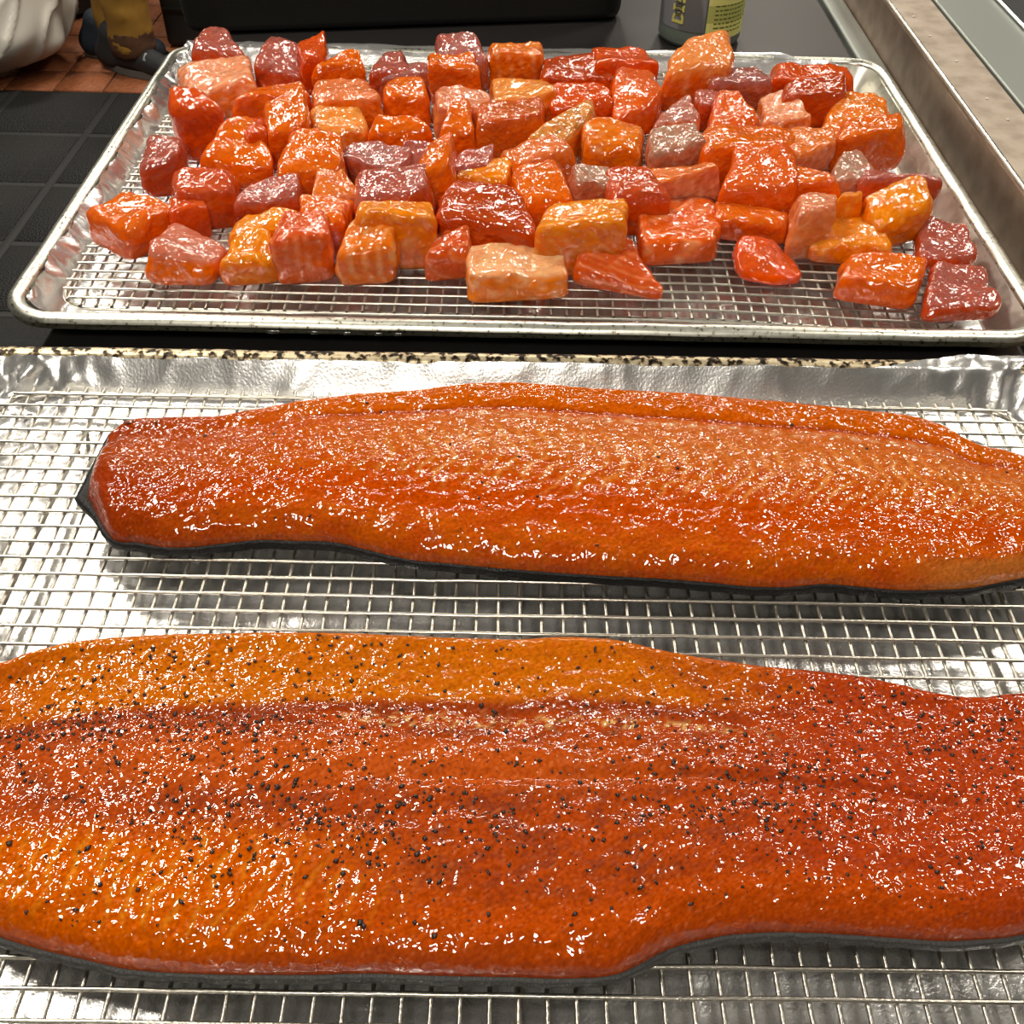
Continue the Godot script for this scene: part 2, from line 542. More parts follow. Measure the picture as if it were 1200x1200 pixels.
	c = c.lerp(s2l(232, 158, 120), 0.22 * smoothstep(0.35, 0.8, g) * smoothstep(-0.2, 0.3, m2))
	c = c * (1.0 + 0.22 * g + 0.16 * m2)
	return Color(c.r, c.g * lerpf(1.22, 0.98, smoothstep(0.02, 0.10, c.b)), c.b * 0.85)


func pepper_density(style: int, u: float, v: float) -> float:
	var n := 0.5 + 0.5 * soft.get_noise_2d(u * 17.0 + 40.0, v * 8.0)
	if style == 0: return 0.16 * n
	var d := 0.10
	d += 0.9 * exp(-pow((v - 0.36) / 0.09, 2)) * exp(-pow((u - 0.27) / 0.15, 2))
	d += 1.0 * exp(-pow((v - 0.64) / 0.14, 2)) * exp(-pow((u - 0.42) / 0.13, 2))
	d += 0.8 * exp(-pow((v - 0.58) / 0.17, 2)) * exp(-pow((u - 0.69) / 0.07, 2))
	d += 0.35 * exp(-pow((v - 0.12) / 0.14, 2)) * exp(-pow((u - 0.30) / 0.16, 2))
	d += 0.25 * exp(-pow((v - 0.2) / 0.2, 2)) * exp(-pow((u - 0.85) / 0.12, 2))
	return d * (0.35 + 1.1 * n * n)


func fillet(style: int, label: String, B: Array, F: Array, flakes: int) -> void:
	var base := Vector3(0, RACK, (sample2(B, 0.5).y + sample2(F, 0.5).y) * 0.5)
	var t := thing("salmon_fillet", label, "salmon fillet", base, 0.0, "smoked sides of salmon on the wire rack")
	var nu := 440
	var nv := 150
	var pts := PackedVector3Array()
	var cols := PackedColorArray()
	for i in nu:
		var u := i / (nu - 1.0)
		for j in nv:
			var v := j / (nv - 1.0)
			v = lerpf(v, 0.5 - 0.5 * cos(v * PI), 0.35)
			pts.append(fillet_point(B, F, style, u, v) - base)
			cols.append(fillet_color(style, u, v))
	put(grid(pts, nu, nv, cols), "flesh", mats.flesh, t)
	# the skin: a band round the edge and the underside
	var ring := PackedVector3Array()
	var n := 160
	for k in n * 2:
		var u := (k / (n - 1.0)) if k < n else ((2 * n - 1 - k) / (n - 1.0))
		ring.append(fillet_point(B, F, style, u, 0.0 if k < n else 1.0))
	var band := PackedVector3Array()
	var m := ring.size()
	for k in m:
		var d := ring[(k + 2) % m] - ring[(k + m - 2) % m]
		var out := Vector3(d.z, 0, -d.x).normalized()
		var c := ring[k]
		var wob := 0.0008 * soft.get_noise_2d(c.x * 90.0, c.z * 90.0)
		var reach := 0.0016 + wob
		if style == 0: reach += 0.005 * exp(-pow(c.distance_to(ring[m - 1]) / 0.008, 2))
		for s in [[-0.001, 0.0002], [reach * 0.6, 0.0006], [reach, -0.0006], [reach * 0.95, -0.0042], [0.0, -0.0055], [-0.006, -0.0061]]:
			band.append(c + out * s[0] + Vector3(0, s[1] - 0.0002, 0) - base)
	put(grid(band, m, 6, PackedColorArray(), false, true), "skin", mats.skin if style == 0 else mats.silver_skin, t)
	var under := PackedVector3Array()
	for i in 60:
		for j in 8:
			var q := fillet_point(B, F, style, i / 59.0, 0.0).lerp(fillet_point(B, F, style, i / 59.0, 1.0), 0.02 + 0.96 * j / 7.0)
			under.append(Vector3(q.x, RACK + 0.0006, q.z) - base)
	put(grid(under, 60, 8, PackedColorArray(), true), "underside", mats.skin, t)
	# cracked pepper
	var st := PackedVector3Array()
	var ix := PackedInt32Array()
	var made := 0
	var tries := 0
	while made < flakes and tries < flakes * 40:
		tries += 1
		var u := rng.randf_range(0.03, 0.97)
		var v := rng.randf_range(0.03, 0.95)
		if rng.randf() > pepper_density(style, u, v): continue
		made += 1
		var c := fillet_point(B, F, style, u, v) - base
		var r := 0.0005 + 0.0011 * pow(rng.randf(), 2.0)
		var spin := Basis.from_euler(Vector3(rng.randf(), rng.randf() * TAU, rng.randf()))
		var first := st.size()
		for d in [Vector3.RIGHT, Vector3.LEFT, Vector3.UP, Vector3.DOWN, Vector3.FORWARD, Vector3.BACK]:
			st.append(c + Vector3(0, r * 0.2, 0) + spin * (d * Vector3(1, 0.55, 0.8) * r * rng.randf_range(0.65, 1.25)))
		for f in [[0, 2, 4], [4, 2, 1], [1, 2, 5], [5, 2, 0], [0, 4, 3], [4, 1, 3], [1, 5, 3], [5, 0, 3]]:
			ix.append_array([first + f[0], first + f[1], first + f[2]])
	var pep := put(indexed(st, ix), "cracked_pepper", mats.pepper, t)
	tag(pep, "", "", "", "stuff")


# ---------------------------------------------------------------- pans, foil, racks
func sheet_pan(label: String, at: Vector3, turn: float, rim_mat: Material) -> Node3D:
	var t := thing("sheet_pan", label, "sheet pan", at, turn, "full size sheet pans")
	var hx := 0.33
	var hz := 0.2285
	# the dish: inside, then the outside below the rim
	var prof := [[0.05, 0.0006], [0.030, 0.0006], [0.0265, 0.0012], [0.0235, 0.0042], [0.0120, 0.0205], [0.0098, 0.0232]]
	var pts := PackedVector3Array()
	var per := outline(hx, hz, 0).size()
	var rings: Array[PackedVector2Array] = []
	for p in prof: rings.append(outline(hx, hz, p[0]))
	for k in per:
		for j in prof.size():
			pts.append(Vector3(rings[j][k].x, prof[j][1], rings[j][k].y))
	var idx := PackedInt32Array()
	put(grid(pts, per, prof.size(), PackedColorArray(), false, true), "inner_wall", mats.pan, t)
	var out := [[0.0090, 0.0215], [0.0110, 0.0200], [0.0235, 0.0030], [0.0270, -0.0002], [0.0300, -0.0010], [0.05, -0.0010]]
	rings.clear()
	for p in out: rings.append(outline(hx, hz, p[0]))
	pts = PackedVector3Array()
	for k in per:
		for j in out.size():
			pts.append(Vector3(rings[j][k].x, out[j][1] + 0.001, rings[j][k].y))
	put(grid(pts, per, out.size(), PackedColorArray(), false, true), "outer_wall", mats.pan, t)
	var bottom := put(box(2 * (hx - 0.045), 0.0006, 2 * (hz - 0.045)), "bottom", mats.pan, t)
	bottom.position.y = 0.0003
	# the rolled rim
	var roll := []
	for k in 15:
		var a := PI * 0.93 - TAU * 0.86 * k / 14.0
		roll.append([0.0058 + cos(a) * 0.0058, 0.0202 + sin(a) * 0.0052])
	rings.clear()
	for p in roll: rings.append(outline(hx, hz, p[0]))
	pts = PackedVector3Array()
	for k in per:
		for j in roll.size():
			var q := rings[j][k]
			var dent := 0.0006 * soft.get_noise_2d(q.x * 24.0 + at.z * 50.0, q.y * 24.0)
			pts.append(Vector3(q.x, roll[j][1] + dent, q.y))
	put(grid(pts, per, roll.size(), PackedColorArray(), false, true), "rolled_rim", rim_mat, t)
	return t


# foil pressed into a pan; «how» tells where it climbs over the rim and where it is crumpled
func foil_liner(label: String, at: Vector3, turn: float, upper: bool) -> void:
	var t := thing("foil_liner", label, "foil", at, turn, "foil liners in the sheet pans")
	var hx := 0.33
	var hz := 0.2285
	var nx := 300
	var nz := 210
	var pts := PackedVector3Array()
	for i in nx:
		for j in nz:
			var x := (i / (nx - 1.0) * 2 - 1) * hx
			var z := (j / (nz - 1.0) * 2 - 1) * hz
			var over: float      # how far the sheet folds over the back rim
			if upper: over = 1.0 - smoothstep(0.22, 0.26, x)
			else: over = smoothstep(0.20, 0.30, x)
			var back := -hz + lerpf(0.0105, -0.003, over) + 0.0012 * soft.get_noise_1d(x * 30.0)
			var front := hz - (0.0125 if upper else 0.011) + 0.0015 * soft.get_noise_1d(x * 26.0 + 50.0)
			var left := -hx + (0.0115 if upper else 0.0105) + 0.0015 * soft.get_noise_1d(z * 30.0 + 90.0)
			var right := hx - (0.030 if upper else 0.0105)
			x = clampf(x, left, right)
			z = clampf(z, back, front)
			# rounded corners
			var r := 0.024
			var cx := clampf(x, left + r, right - r)
			var cz := clampf(z, back + r, front - r)
			var d := Vector2(x - cx, z - cz)
			if d.length() > r and not (over > 0.5 and z < 0 and x > 0):
				d = d.normalized() * r
				x = cx + d.x
				z = cz + d.y
			var rc := 0.024
			var ins := minf(hx - absf(x), hz - absf(z))
			var corner := Vector2(maxf(absf(x) - (hx - 0.034), 0), maxf(absf(z) - (hz - 0.034), 0))
			if corner.x > 0 and corner.y > 0: ins = minf(ins, 0.034 - corner.length())
			if upper and x > 0.20 and hx - x < 0.05 and ins == hx - x: ins = maxf(ins, 0.0275)
			var wall := 0.0042 + (0.0235 - ins) * 1.42 + 0.0014
			var y := 0.0022 + 0.5 * (wall - 0.0022 + sqrt(pow(wall - 0.0022, 2) + 0.000004))
			y = minf(y, lerpf(0.0262, 0.0238, smoothstep(0.002, 0.0115, ins)))
			var wild := smoothstep(-0.255, -0.325, x) + 0.9 * exp(-pow((x + 0.30) / 0.05, 2)) * exp(-pow((z + 0.21) / 0.05, 2)) + 0.6 * exp(-pow((x - 0.30) / 0.05, 2)) * exp(-pow((z + 0.22) / 0.04, 2))
			if not upper: wild += 0.5 * smoothstep(-0.22, -0.29, x)
			var f := crease.get_noise_2d(x * 22.0, z * 22.0 + at.z * 40.0)
			var f2 := crease.get_noise_2d(x * 7.0 + 40.0, z * 9.0)
			var f3 := soft.get_noise_2d(x * 16.0, z * 16.0 + at.z * 10.0)
			var onwall := smoothstep(0.030, 0.018, ins)
			y += 0.0010 * f2 + 0.0006 * f3 + 0.0022 * wild * (f + 0.3)
			var pull := onwall * (0.35 + 0.65 * minf(wild, 1.0)) * (0.0016 * f2 + 0.0014 * crease.get_noise_2d(x * 13.0 + 9.0, z * 13.0) + 0.003 * wild * f)
			var inward := Vector2(-signf(x), 0) if hx - absf(x) < hz - absf(z) else Vector2(0, -signf(z))
			y = maxf(y, 0.0018)
			pts.append(Vector3(x + inward.x * maxf(pull, 0.0), y, z + inward.y * maxf(pull, 0.0)))
	put(grid(pts, nx, nz), "foil_sheet", mats.foil, t)


func wire_path(a: Vector3, b: Vector3, steps: int, sd: float, sag: Callable) -> PackedVector3Array:
	var out := PackedVector3Array()
	for k in steps + 1:
		var p := a.lerp(b, float(k) / steps)
		p.y += 0.0003 * soft.get_noise_2d(k * 0.9, sd) + sag.call(p)
		p.z += 0.0004 * soft.get_noise_2d(k * 0.7 + 50.0, sd) if absf(a.x - b.x) > absf(a.z - b.z) else 0.0
		p.x += 0.0003 * soft.get_noise_2d(k * 0.8 + 90.0, sd) if absf(a.x - b.x) < absf(a.z - b.z) else 0.0
		out.append(p)
	return out


func wire_rack(label: String, at: Vector3, turn: float, floor_y: float, droop: float) -> void:
	var t := thing("wire_rack", label, "wire rack", at, turn, "wire cooling racks in the pans")
	var hx := 0.290
	var hz := 0.200
	var sag := func(p: Vector3) -> float:
		return -droop * smoothstep(0.10, 0.29, p.x) * smoothstep(0.05, 0.20, p.z)
	var r := 0.0009
	# frame: a thick wire bent round the outside, lowest of the three layers
	var ring := outline(hx, hz, 0.0, 0.022)
	var path := PackedVector3Array()
	for q in ring:
		var p := Vector3(q.x, -0.0018 - 0.0018 - 0.0015, q.y)
		p.y += sag.call(p)
		path.append(p)
	path.append(path[0])
	put(tube(path, 0.0016, 8), "frame", mats.wire, t)
	var n := int(2 * (hx - 0.004) / 0.00985)
	for i in n:
		var x := -hx + 0.006 + i * (2 * hx - 0.012) / (n - 1)
		var short := 0.0 if absf(x) < hx - 0.022 else 0.022 - sqrt(maxf(0.022 * 0.022 - pow(absf(x) - hx + 0.022, 2), 0))
		put(tube(wire_path(Vector3(x, -0.0027, -hz - 0.0022 + short), Vector3(x, -0.0027, hz + 0.0018 - short), 20, i * 3.1, sag), r, 7), "cross_wire", mats.wire, t)
	n = int(2 * (hz - 0.004) / 0.01025)
	for i in n:
		var z := -hz + 0.0055 + i * (2 * hz - 0.011) / (n - 1)
		var short := 0.0 if absf(z) < hz - 0.022 else 0.022 - sqrt(maxf(0.022 * 0.022 - pow(absf(z) - hz + 0.022, 2), 0))
		put(tube(wire_path(Vector3(-hx + short, -0.0009, z), Vector3(hx - short, -0.0009, z), 30, 200 + i * 2.7, sag), r, 7), "long_wire", mats.wire, t)
	# three braces with their feet
	for x in [-0.235, 0.005, 0.235]:
		put(tube(wire_path(Vector3(x, -0.0052, -hz), Vector3(x, -0.0052, hz), 12, x * 900, sag), 0.0014, 8), "brace", mats.wire, t)
		for z in [-0.16, 0.16]:
			var foot := PackedVector3Array()
			var y0 := -0.006
			var y1 := floor_y - RACK + 0.0014
			for k in 13:
				var a := PI * k / 12.0
				foot.append(Vector3(x, lerpf(y0, y1, sin(a)), z - cos(a) * 0.008))
			put(tube(foot, 0.0014, 7), "foot", mats.wire, t)


# ---------------------------------------------------------------- kitchen
func ceiling_light(x: float, z: float, e: float, label: String) -> void:
	var t := thing("ceiling_light", label, "ceiling light", Vector3(x, 2.70, z), 0.0, "square lamps on the ceiling")
	var white := mat(Color(0.9, 0.9, 0.9), 0.5)
	var glow := mat(Color(0.95, 0.95, 0.93), 0.6)
	glow.emission_enabled = true
	glow.emission = Color(1.0, 0.97, 0.91)
	glow.emission_energy_multiplier = 2.0
	var tray := put(soft_box(Vector3(0.44, 0.05, 0.44), 0.01, 3), "light_housing", white, t)
	tray.position.y = -0.024
	var d := put(soft_box(Vector3(0.34, 0.012, 0.34), 0.005, 3), "diffuser", glow, t)
	d.position.y = -0.052
	var lamp := AreaLight3D.new()
	lamp.name = "square_lamp"
	lamp.area_size = Vector2(0.34, 0.34)
	lamp.light_color = Color(1.0, 0.965, 0.90)
	lamp.light_energy = e
	lamp.area_range = 12.0
	lamp.area_attenuation = 2.0
	lamp.shadow_enabled = true
	t.add_child(lamp)
	lamp.position.y = -0.062
	lamp.rotation.x = -PI / 2


func kitchen() -> void:
	var fl := Node3D.new()
	fl.name = "floor"
	fl.set_meta("kind", "structure")
	add_child(fl)
	var slab := put(box(8, 0.1, 11), "slab", mats.grout, fl)
	slab.position = Vector3(0, -0.056, -2)
	var pitch := 0.1515
	var tiles: Array[Mesh] = []
	for k in 3: tiles.append(soft_box(Vector3(0.1455, 0.012, 0.1455), 0.002, 3))
	for i in 14:
		for j in 12:
			var o := put(tiles[(i + j) % 3], "tile", mats.tile, fl)
			o.position = Vector3(-2.415 + pitch * i, -0.0065 + rng.randf_range(-0.0006, 0.0006), -3.19 - pitch * j)
	struct(box(8, 2.9, 0.12), "wall_back", mats.wall, Vector3(0, 1.4, -7.0))
	struct(box(8, 2.9, 0.12), "wall_front", mats.wall, Vector3(0, 1.4, 3.0))
	struct(box(0.12, 2.9, 11), "wall_left", mats.wall, Vector3(-3.6, 1.4, -2))
	struct(box(0.12, 2.9, 11), "wall_right", mats.wall, Vector3(3.6, 1.4, -2))
	struct(box(8, 0.12, 11), "ceiling", mats.ceiling, Vector3(0, 2.76, -2))


func rubber_mat() -> void:
	var t := thing("rubber_mat", "black rubber floor mat of ribbed square panels beside the work table", "floor mat")
	var m := soft_box(Vector3(0.272, 0.013, 0.272), 0.003, 3)
	for i in 8:
		for j in 9:
			var o := put(m, "mat_panel", mats.rubber, t)
			o.position = Vector3(-2.265 + 0.298 * i, 0.0075, -2.928 + 0.298 * j)
	for i in 7:
		var o := put(soft_box(Vector3(0.024, 0.014, 2.68), 0.003, 3), "smooth_strip", mats.strip, t)
		o.position = Vector3(-2.116 + 0.298 * i, 0.0075, -1.735)
	for j in 9:
		var o := put(soft_box(Vector3(2.38, 0.0125, 0.022), 0.003, 3), "smooth_strip", mats.strip, t)
		o.position = Vector3(-1.22, 0.0068, -2.779 + 0.298 * j)
	var sheet := put(box(2.40, 0.006, 2.70), "backing", mats.gap, t)
	sheet.position = Vector3(-1.22, 0.0035, -1.735)


func table() -> void:
	var t := thing("work_table", "dark stainless work table carrying both sheet pans", "table", Vector3(0, 0, 0))
	var top := put(soft_box(Vector3(0.632, 0.035, 2.0), 0.004, 4), "table_top", mats.table, t)
	top.position = Vector3(0.014, TABLE - 0.0175, -0.62)
	for x in [-0.25, 0.28]:
		for z in [-1.55, 0.3]:
			var leg := put(tube(PackedVector3Array([Vector3(x, 0.018, z), Vector3(x, TABLE - 0.036, z)]), 0.02, 16), "leg", mats.steel, t)
	var shelf := put(soft_box(Vector3(0.55, 0.02, 1.85), 0.004, 3), "under_shelf", mats.table, t)
	shelf.position = Vector3(0.014, 0.25, -0.62)


func counter() -> void:
	var t := thing("steel_counter", "stainless counter with a raised ledge along the right side of the pans", "counter")
	var z0 := -0.75
	var len := 2.9
	var strip := put(soft_box(Vector3(0.024, 0.030, len), 0.003, 4), "base_flange", mats.lid, t)
	strip.position = Vector3(0.3455, TABLE - 0.0145, z0)
	var body := put(soft_box(Vector3(0.042, 0.935, len), 0.003, 4), "front_panel", mats.steel, t)
	body.position = Vector3(0.3785, 0.4755, z0)
	var ledge := put(soft_box(Vector3(0.045, 0.003, len), 0.0014, 4), "ledge", mats.ledge, t)
	ledge.position = Vector3(0.379, 0.9447, z0)
	var nose := put(tube(PackedVector3Array([Vector3(0.3588, 0.9446, z0 - len / 2), Vector3(0.3588, 0.9446, z0 + len / 2)]), 0.0021, 10), "polished_edge", mats.lid_edge, t)
	var seal := put(box(0.0035, 0.90, len), "dark_seam", mats.gap, t)
	seal.position = Vector3(0.4033, 0.482, z0)
	for s in [[0.3705, -1.03], [0.3785, -0.92], [0.3800, -0.84], [0.3835, -0.80], [0.372, -0.98]]:
		var c := put(soft_box(Vector3(0.0026, 0.0012, 0.0022), 0.0005, 3), "crumb", mat(Color(0.85, 0.84, 0.80), 0.8), t)
		c.position = Vector3(s[0], 0.9467, s[1])
	var u := thing("equipment_top", "grey steel equipment top with a bright rolled edge beyond the counter ledge", "equipment")
	var b := put(soft_box(Vector3(0.0605, 0.945, len), 0.002, 4), "cover_plate", mats.lid, u)
	b.position = Vector3(0.4353, 0.4735, z0)
	var path := PackedVector3Array([Vector3(0.4665, 0.9465, z0 - len / 2), Vector3(0.4665, 0.9465, z0 + len / 2)])
	put(tube(path, 0.0035, 10), "rolled_edge", mats.lid_edge, u)
	var w := put(soft_box(Vector3(0.70, 0.936, len), 0.003, 4), "well_top", mats.well, u)
	w.position = Vector3(0.833, 0.469, z0)


func tote() -> void:
	var a := Vector3(-0.339, TABLE, -1.064)
	var b := Vector3(0.106, TABLE, -1.136)
	var turn := atan2(-(b.z - a.z), b.x - a.x)
	var t := thing("plastic_tote", "long black plastic tote standing behind the pan of salmon chunks", "tote", a, turn)
	var w := a.distance_to(b)
	var pts := PackedVector3Array()
	var hs := [[0.0, 0.010], [0.004, 0.002], [0.010, 0.0], [0.16, -0.010], [0.166, -0.016], [0.178, -0.016], [0.18, -0.010], [0.178, -0.004], [0.02, 0.006], [0.012, 0.03]]
	for h in hs:
		var o := outline(w / 2, 0.14, h[1], 0.022)
		for q in o: pts.append(Vector3(q.x + w / 2, h[0], q.y - 0.14))
		pts.append(Vector3(o[0].x + w / 2, h[0], o[0].y - 0.14))
	var n := outline(1, 1, 0).size() + 1
	put(grid(pts, hs.size(), n, PackedColorArray(), true), "tub", mats.black_plastic, t)
	var bt := put(box(w - 0.05, 0.004, 0.23), "tub_floor", mats.black_plastic, t)
	bt.position = Vector3(w / 2, 0.010, -0.14)
	var bar := put(soft_box(Vector3(w * 0.86, 0.006, 0.006), 0.002, 3), "moulded_rib", mats.black_plastic, t)
	bar.position = Vector3(w / 2, 0.055, 0.0015)


func label_sheet(a0: float, a1: float, r0: float, r1: float, y0: float, y1: float) -> ArrayMesh:
	var v := PackedVector3Array()
	var uv := PackedVector2Array()
	var nm := PackedVector3Array()
	var ix := PackedInt32Array()
	for i in 25:
		for j in 2:
			var a := lerpf(a0, a1, i / 24.0)
			var r := r0 if j == 0 else r1
			v.append(Vector3(cos(a) * r, lerpf(y0, y1, j), sin(a) * r))
			nm.append(Vector3(cos(a), 0, sin(a)))
			uv.append(Vector2(1.0 - i / 24.0, 1.0 - j))
	for i in 24:
		var a := i * 2
		ix.append_array([a, a + 2, a + 1, a + 1, a + 2, a + 3])
	var arr := []
	arr.resize(Mesh.ARRAY_MAX)
	arr[Mesh.ARRAY_VERTEX] = v
	arr[Mesh.ARRAY_NORMAL] = nm
	arr[Mesh.ARRAY_TEX_UV] = uv
	arr[Mesh.ARRAY_INDEX] = ix
	var m := ArrayMesh.new()
	m.add_surface_from_arrays(Mesh.PRIMITIVE_TRIANGLES, arr)
	return m


func bottle() -> void:
	var t := thing("spray_bottle", "grey and yellow labelled bottle standing behind the pan, next to the black tote", "bottle", Vector3(0.180, TABLE, -1.098))
	var r := 0.0415
	var prof := [Vector2(0.0, 0.003), Vector2(0.034, 0.002), Vector2(0.0395, 0.001), Vector2(r, 0.006), Vector2(r, 0.012), Vector2(r, 0.17), Vector2(0.038, 0.185), Vector2(0.022, 0.205), Vector2(0.014, 0.22), Vector2(0.014, 0.235), Vector2(0.0, 0.236)]
	var plastic := mat(Color(0.42, 0.46, 0.43), 0.22)
	plastic.clearcoat_enabled = true
	put(lathe(prof, 48), "bottle_body", plastic, t)
	var cap := put(lathe([Vector2(0.0, 0.262), Vector2(0.015, 0.261), Vector2(0.017, 0.257), Vector2(0.017, 0.226), Vector2(0.0145, 0.225)], 32), "cap", mats.black_plastic, t)
	# the yellow back label, with its lines of small print
	var im := Image.create(256, 512, false, Image.FORMAT_RGBA8)
	im.fill(Color8(226, 224, 132))
	im.fill_rect(Rect2i(0, 0, 16, 512), Color8(232, 226, 140))
	im.fill_rect(Rect2i(0, 395, 256, 60), Color8(186, 190, 106))
	var row := 20
	while row < 500:
		if row < 300 or row > 390:
			var x := 34
			while x < 200:
				var w := rng.randi_range(8, 26)
				im.fill_rect(Rect2i(x, row, mini(w, 226 - x), 5), Color8(92, 96, 40))
				x += w + 6
		elif row > 330:
			im.fill_rect(Rect2i(140, row, rng.randi_range(50, 90), 4), Color8(110, 112, 50))
		row += 15
	im.fill_rect(Rect2i(44, 306, 74, 70), Color8(226, 224, 132))
	var paper := mat(Color.WHITE, 0.45)
	paper.albedo_texture = ImageTexture.create_from_image(im)
	put(label_sheet(0.30, 1.58, r + 0.0006, r + 0.0006, 0.012, 0.150), "back_label", paper, t)
	var grey := Image.create(256, 256, false, Image.FORMAT_RGBA8)
	for y in 256:
		for x in 256:
			var k := sin((x * 0.6 + 26.0 * sin(y * 0.018)) * 0.05)
			grey.set_pixel(x, y, Color8(108, 108, 110).lerp(Color8(134, 134, 140), smoothstep(-0.2, 0.4, k)))
	var gm := mat(Color.WHITE, 0.4)
	gm.albedo_texture = ImageTexture.create_from_image(grey)
	put(label_sheet(1.62, 3.05, r + 0.0005, r + 0.0005, 0.018, 0.150), "front_label", gm, t)
	# the name, running up the label
	var font := SystemFont.new()
	font.font_names = PackedStringArray(["Droid Sans"])
	font.font_weight = 700
	var yel := mat(Color8(214, 208, 112), 0.5)
	var dark := mat(Color8(96, 98, 88), 0.5)
	for k in 2:
		var tm := TextMesh.new()
		tm.text = "DIDI"
		tm.font = font
		tm.font_size = 32
		tm.pixel_size = 0.00056 if k == 0 else 0.00030
		tm.depth = 0.0012
		var o := put(tm, "lettering" if k == 0 else "lettering_inside", yel if k == 0 else dark, t)
		var a := 2.28
		o.position = Vector3(cos(a) * (r + 0.0004 + k * 0.0008), 0.042, sin(a) * (r + 0.0004 + k * 0.0008))
		var outw := Vector3(cos(a), 0, sin(a))
		o.basis = Basis(Vector3.UP, outw.cross(Vector3.UP), outw)


# signed-distance body meshed with one vertex in each crossed cell
func surface_nets(lo: Vector3, hi: Vector3, cell: float, field: Callable) -> ArrayMesh:
	var nx := int(ceil((hi.x - lo.x) / cell)) + 1
	var ny := int(ceil((hi.y - lo.y) / cell)) + 1
	var nz := int(ceil((hi.z - lo.z) / cell)) + 1
	var f := PackedFloat32Array()
	f.resize(nx * ny * nz)
	for i in nx:
		for j in ny:
			for k in nz:
				f[(i * ny + j) * nz + k] = field.call(lo + Vector3(i, j, k) * cell)
	var at := {}
	var pts := PackedVector3Array()
	for i in nx - 1:
		for j in ny - 1:
			for k in nz - 1:
				var sum := Vector3.ZERO
				var n := 0
				var s := PackedFloat32Array()
				for c in 8:
					s.append(f[((i + (c & 1)) * ny + j + ((c >> 1) & 1)) * nz + k + ((c >> 2) & 1)])
				for e in [[0, 1], [2, 3], [4, 5], [6, 7], [0, 2], [1, 3], [4, 6], [5, 7], [0, 4], [1, 5], [2, 6], [3, 7]]:
					var a: float = s[e[0]]
					var b: float = s[e[1]]
					if (a < 0) != (b < 0):
						var t := a / (a - b)
						var pa := Vector3(e[0] & 1, (e[0] >> 1) & 1, (e[0] >> 2) & 1)
						var pb := Vector3(e[1] & 1, (e[1] >> 1) & 1, (e[1] >> 2) & 1)
						sum += pa.lerp(pb, t)
						n += 1
				if n:
					at[Vector3i(i, j, k)] = pts.size()
					pts.append(lo + (Vector3(i, j, k) + sum / n) * cell)
	var idx := PackedInt32Array()
	for i in range(1, nx - 1):
		for j in range(1, ny - 1):
			for k in range(1, nz - 1):
				var a := f[(i * ny + j) * nz + k]
				for ax in 3:
					var d := Vector3i.ZERO
					d[ax] = 1
					var b := f[((i + d.x) * ny + j + d.y) * nz + k + d.z]
					if (a < 0) == (b < 0): continue
					var e1 := Vector3i.ZERO
					var e2 := Vector3i.ZERO
					e1[(ax + 1) % 3] = 1
					e2[(ax + 2) % 3] = 1
					var p := Vector3i(i, j, k)
					var q := [at[p - e1 - e2], at[p - e2], at[p], at[p - e1]]
					if a < 0: idx.append_array([q[0], q[2], q[1], q[0], q[3], q[2]])
					else: idx.append_array([q[0], q[1], q[2], q[0], q[2], q[3]])
	return indexed(pts, idx)


func capsule(p: Vector3, a: Vector3, b: Vector3, ra: float, rb: float) -> float:
	var t := clampf((p - a).dot(b - a) / (b - a).length_squared(), 0, 1)
	return p.distance_to(a.lerp(b, t)) - lerpf(ra, rb, t)


func smin(a: float, b: float, k: float) -> float:
	var h := clampf(0.5 + 0.5 * (b - a) / k, 0, 1)
	return lerpf(b, a, h) - k * h * (1.0 - h)


func shoe_field(p: Vector3) -> float:      # toe towards +x, sole at y = 0
	var d := capsule(p, Vector3(-0.09, 0.045, 0), Vector3(0.12, 0.034, 0.006), 0.040, 0.036)
	d = smin(d, capsule(p, Vector3(-0.075, 0.05, 0), Vector3(-0.06, 0.105, 0), 0.042, 0.042), 0.03)
	d = smin(d, capsule(p, Vector3(-0.03, 0.08, 0), Vector3(0.08, 0.045, 0.004), 0.034, 0.032), 0.02)
	return maxf(d, 0.012 - p.y)


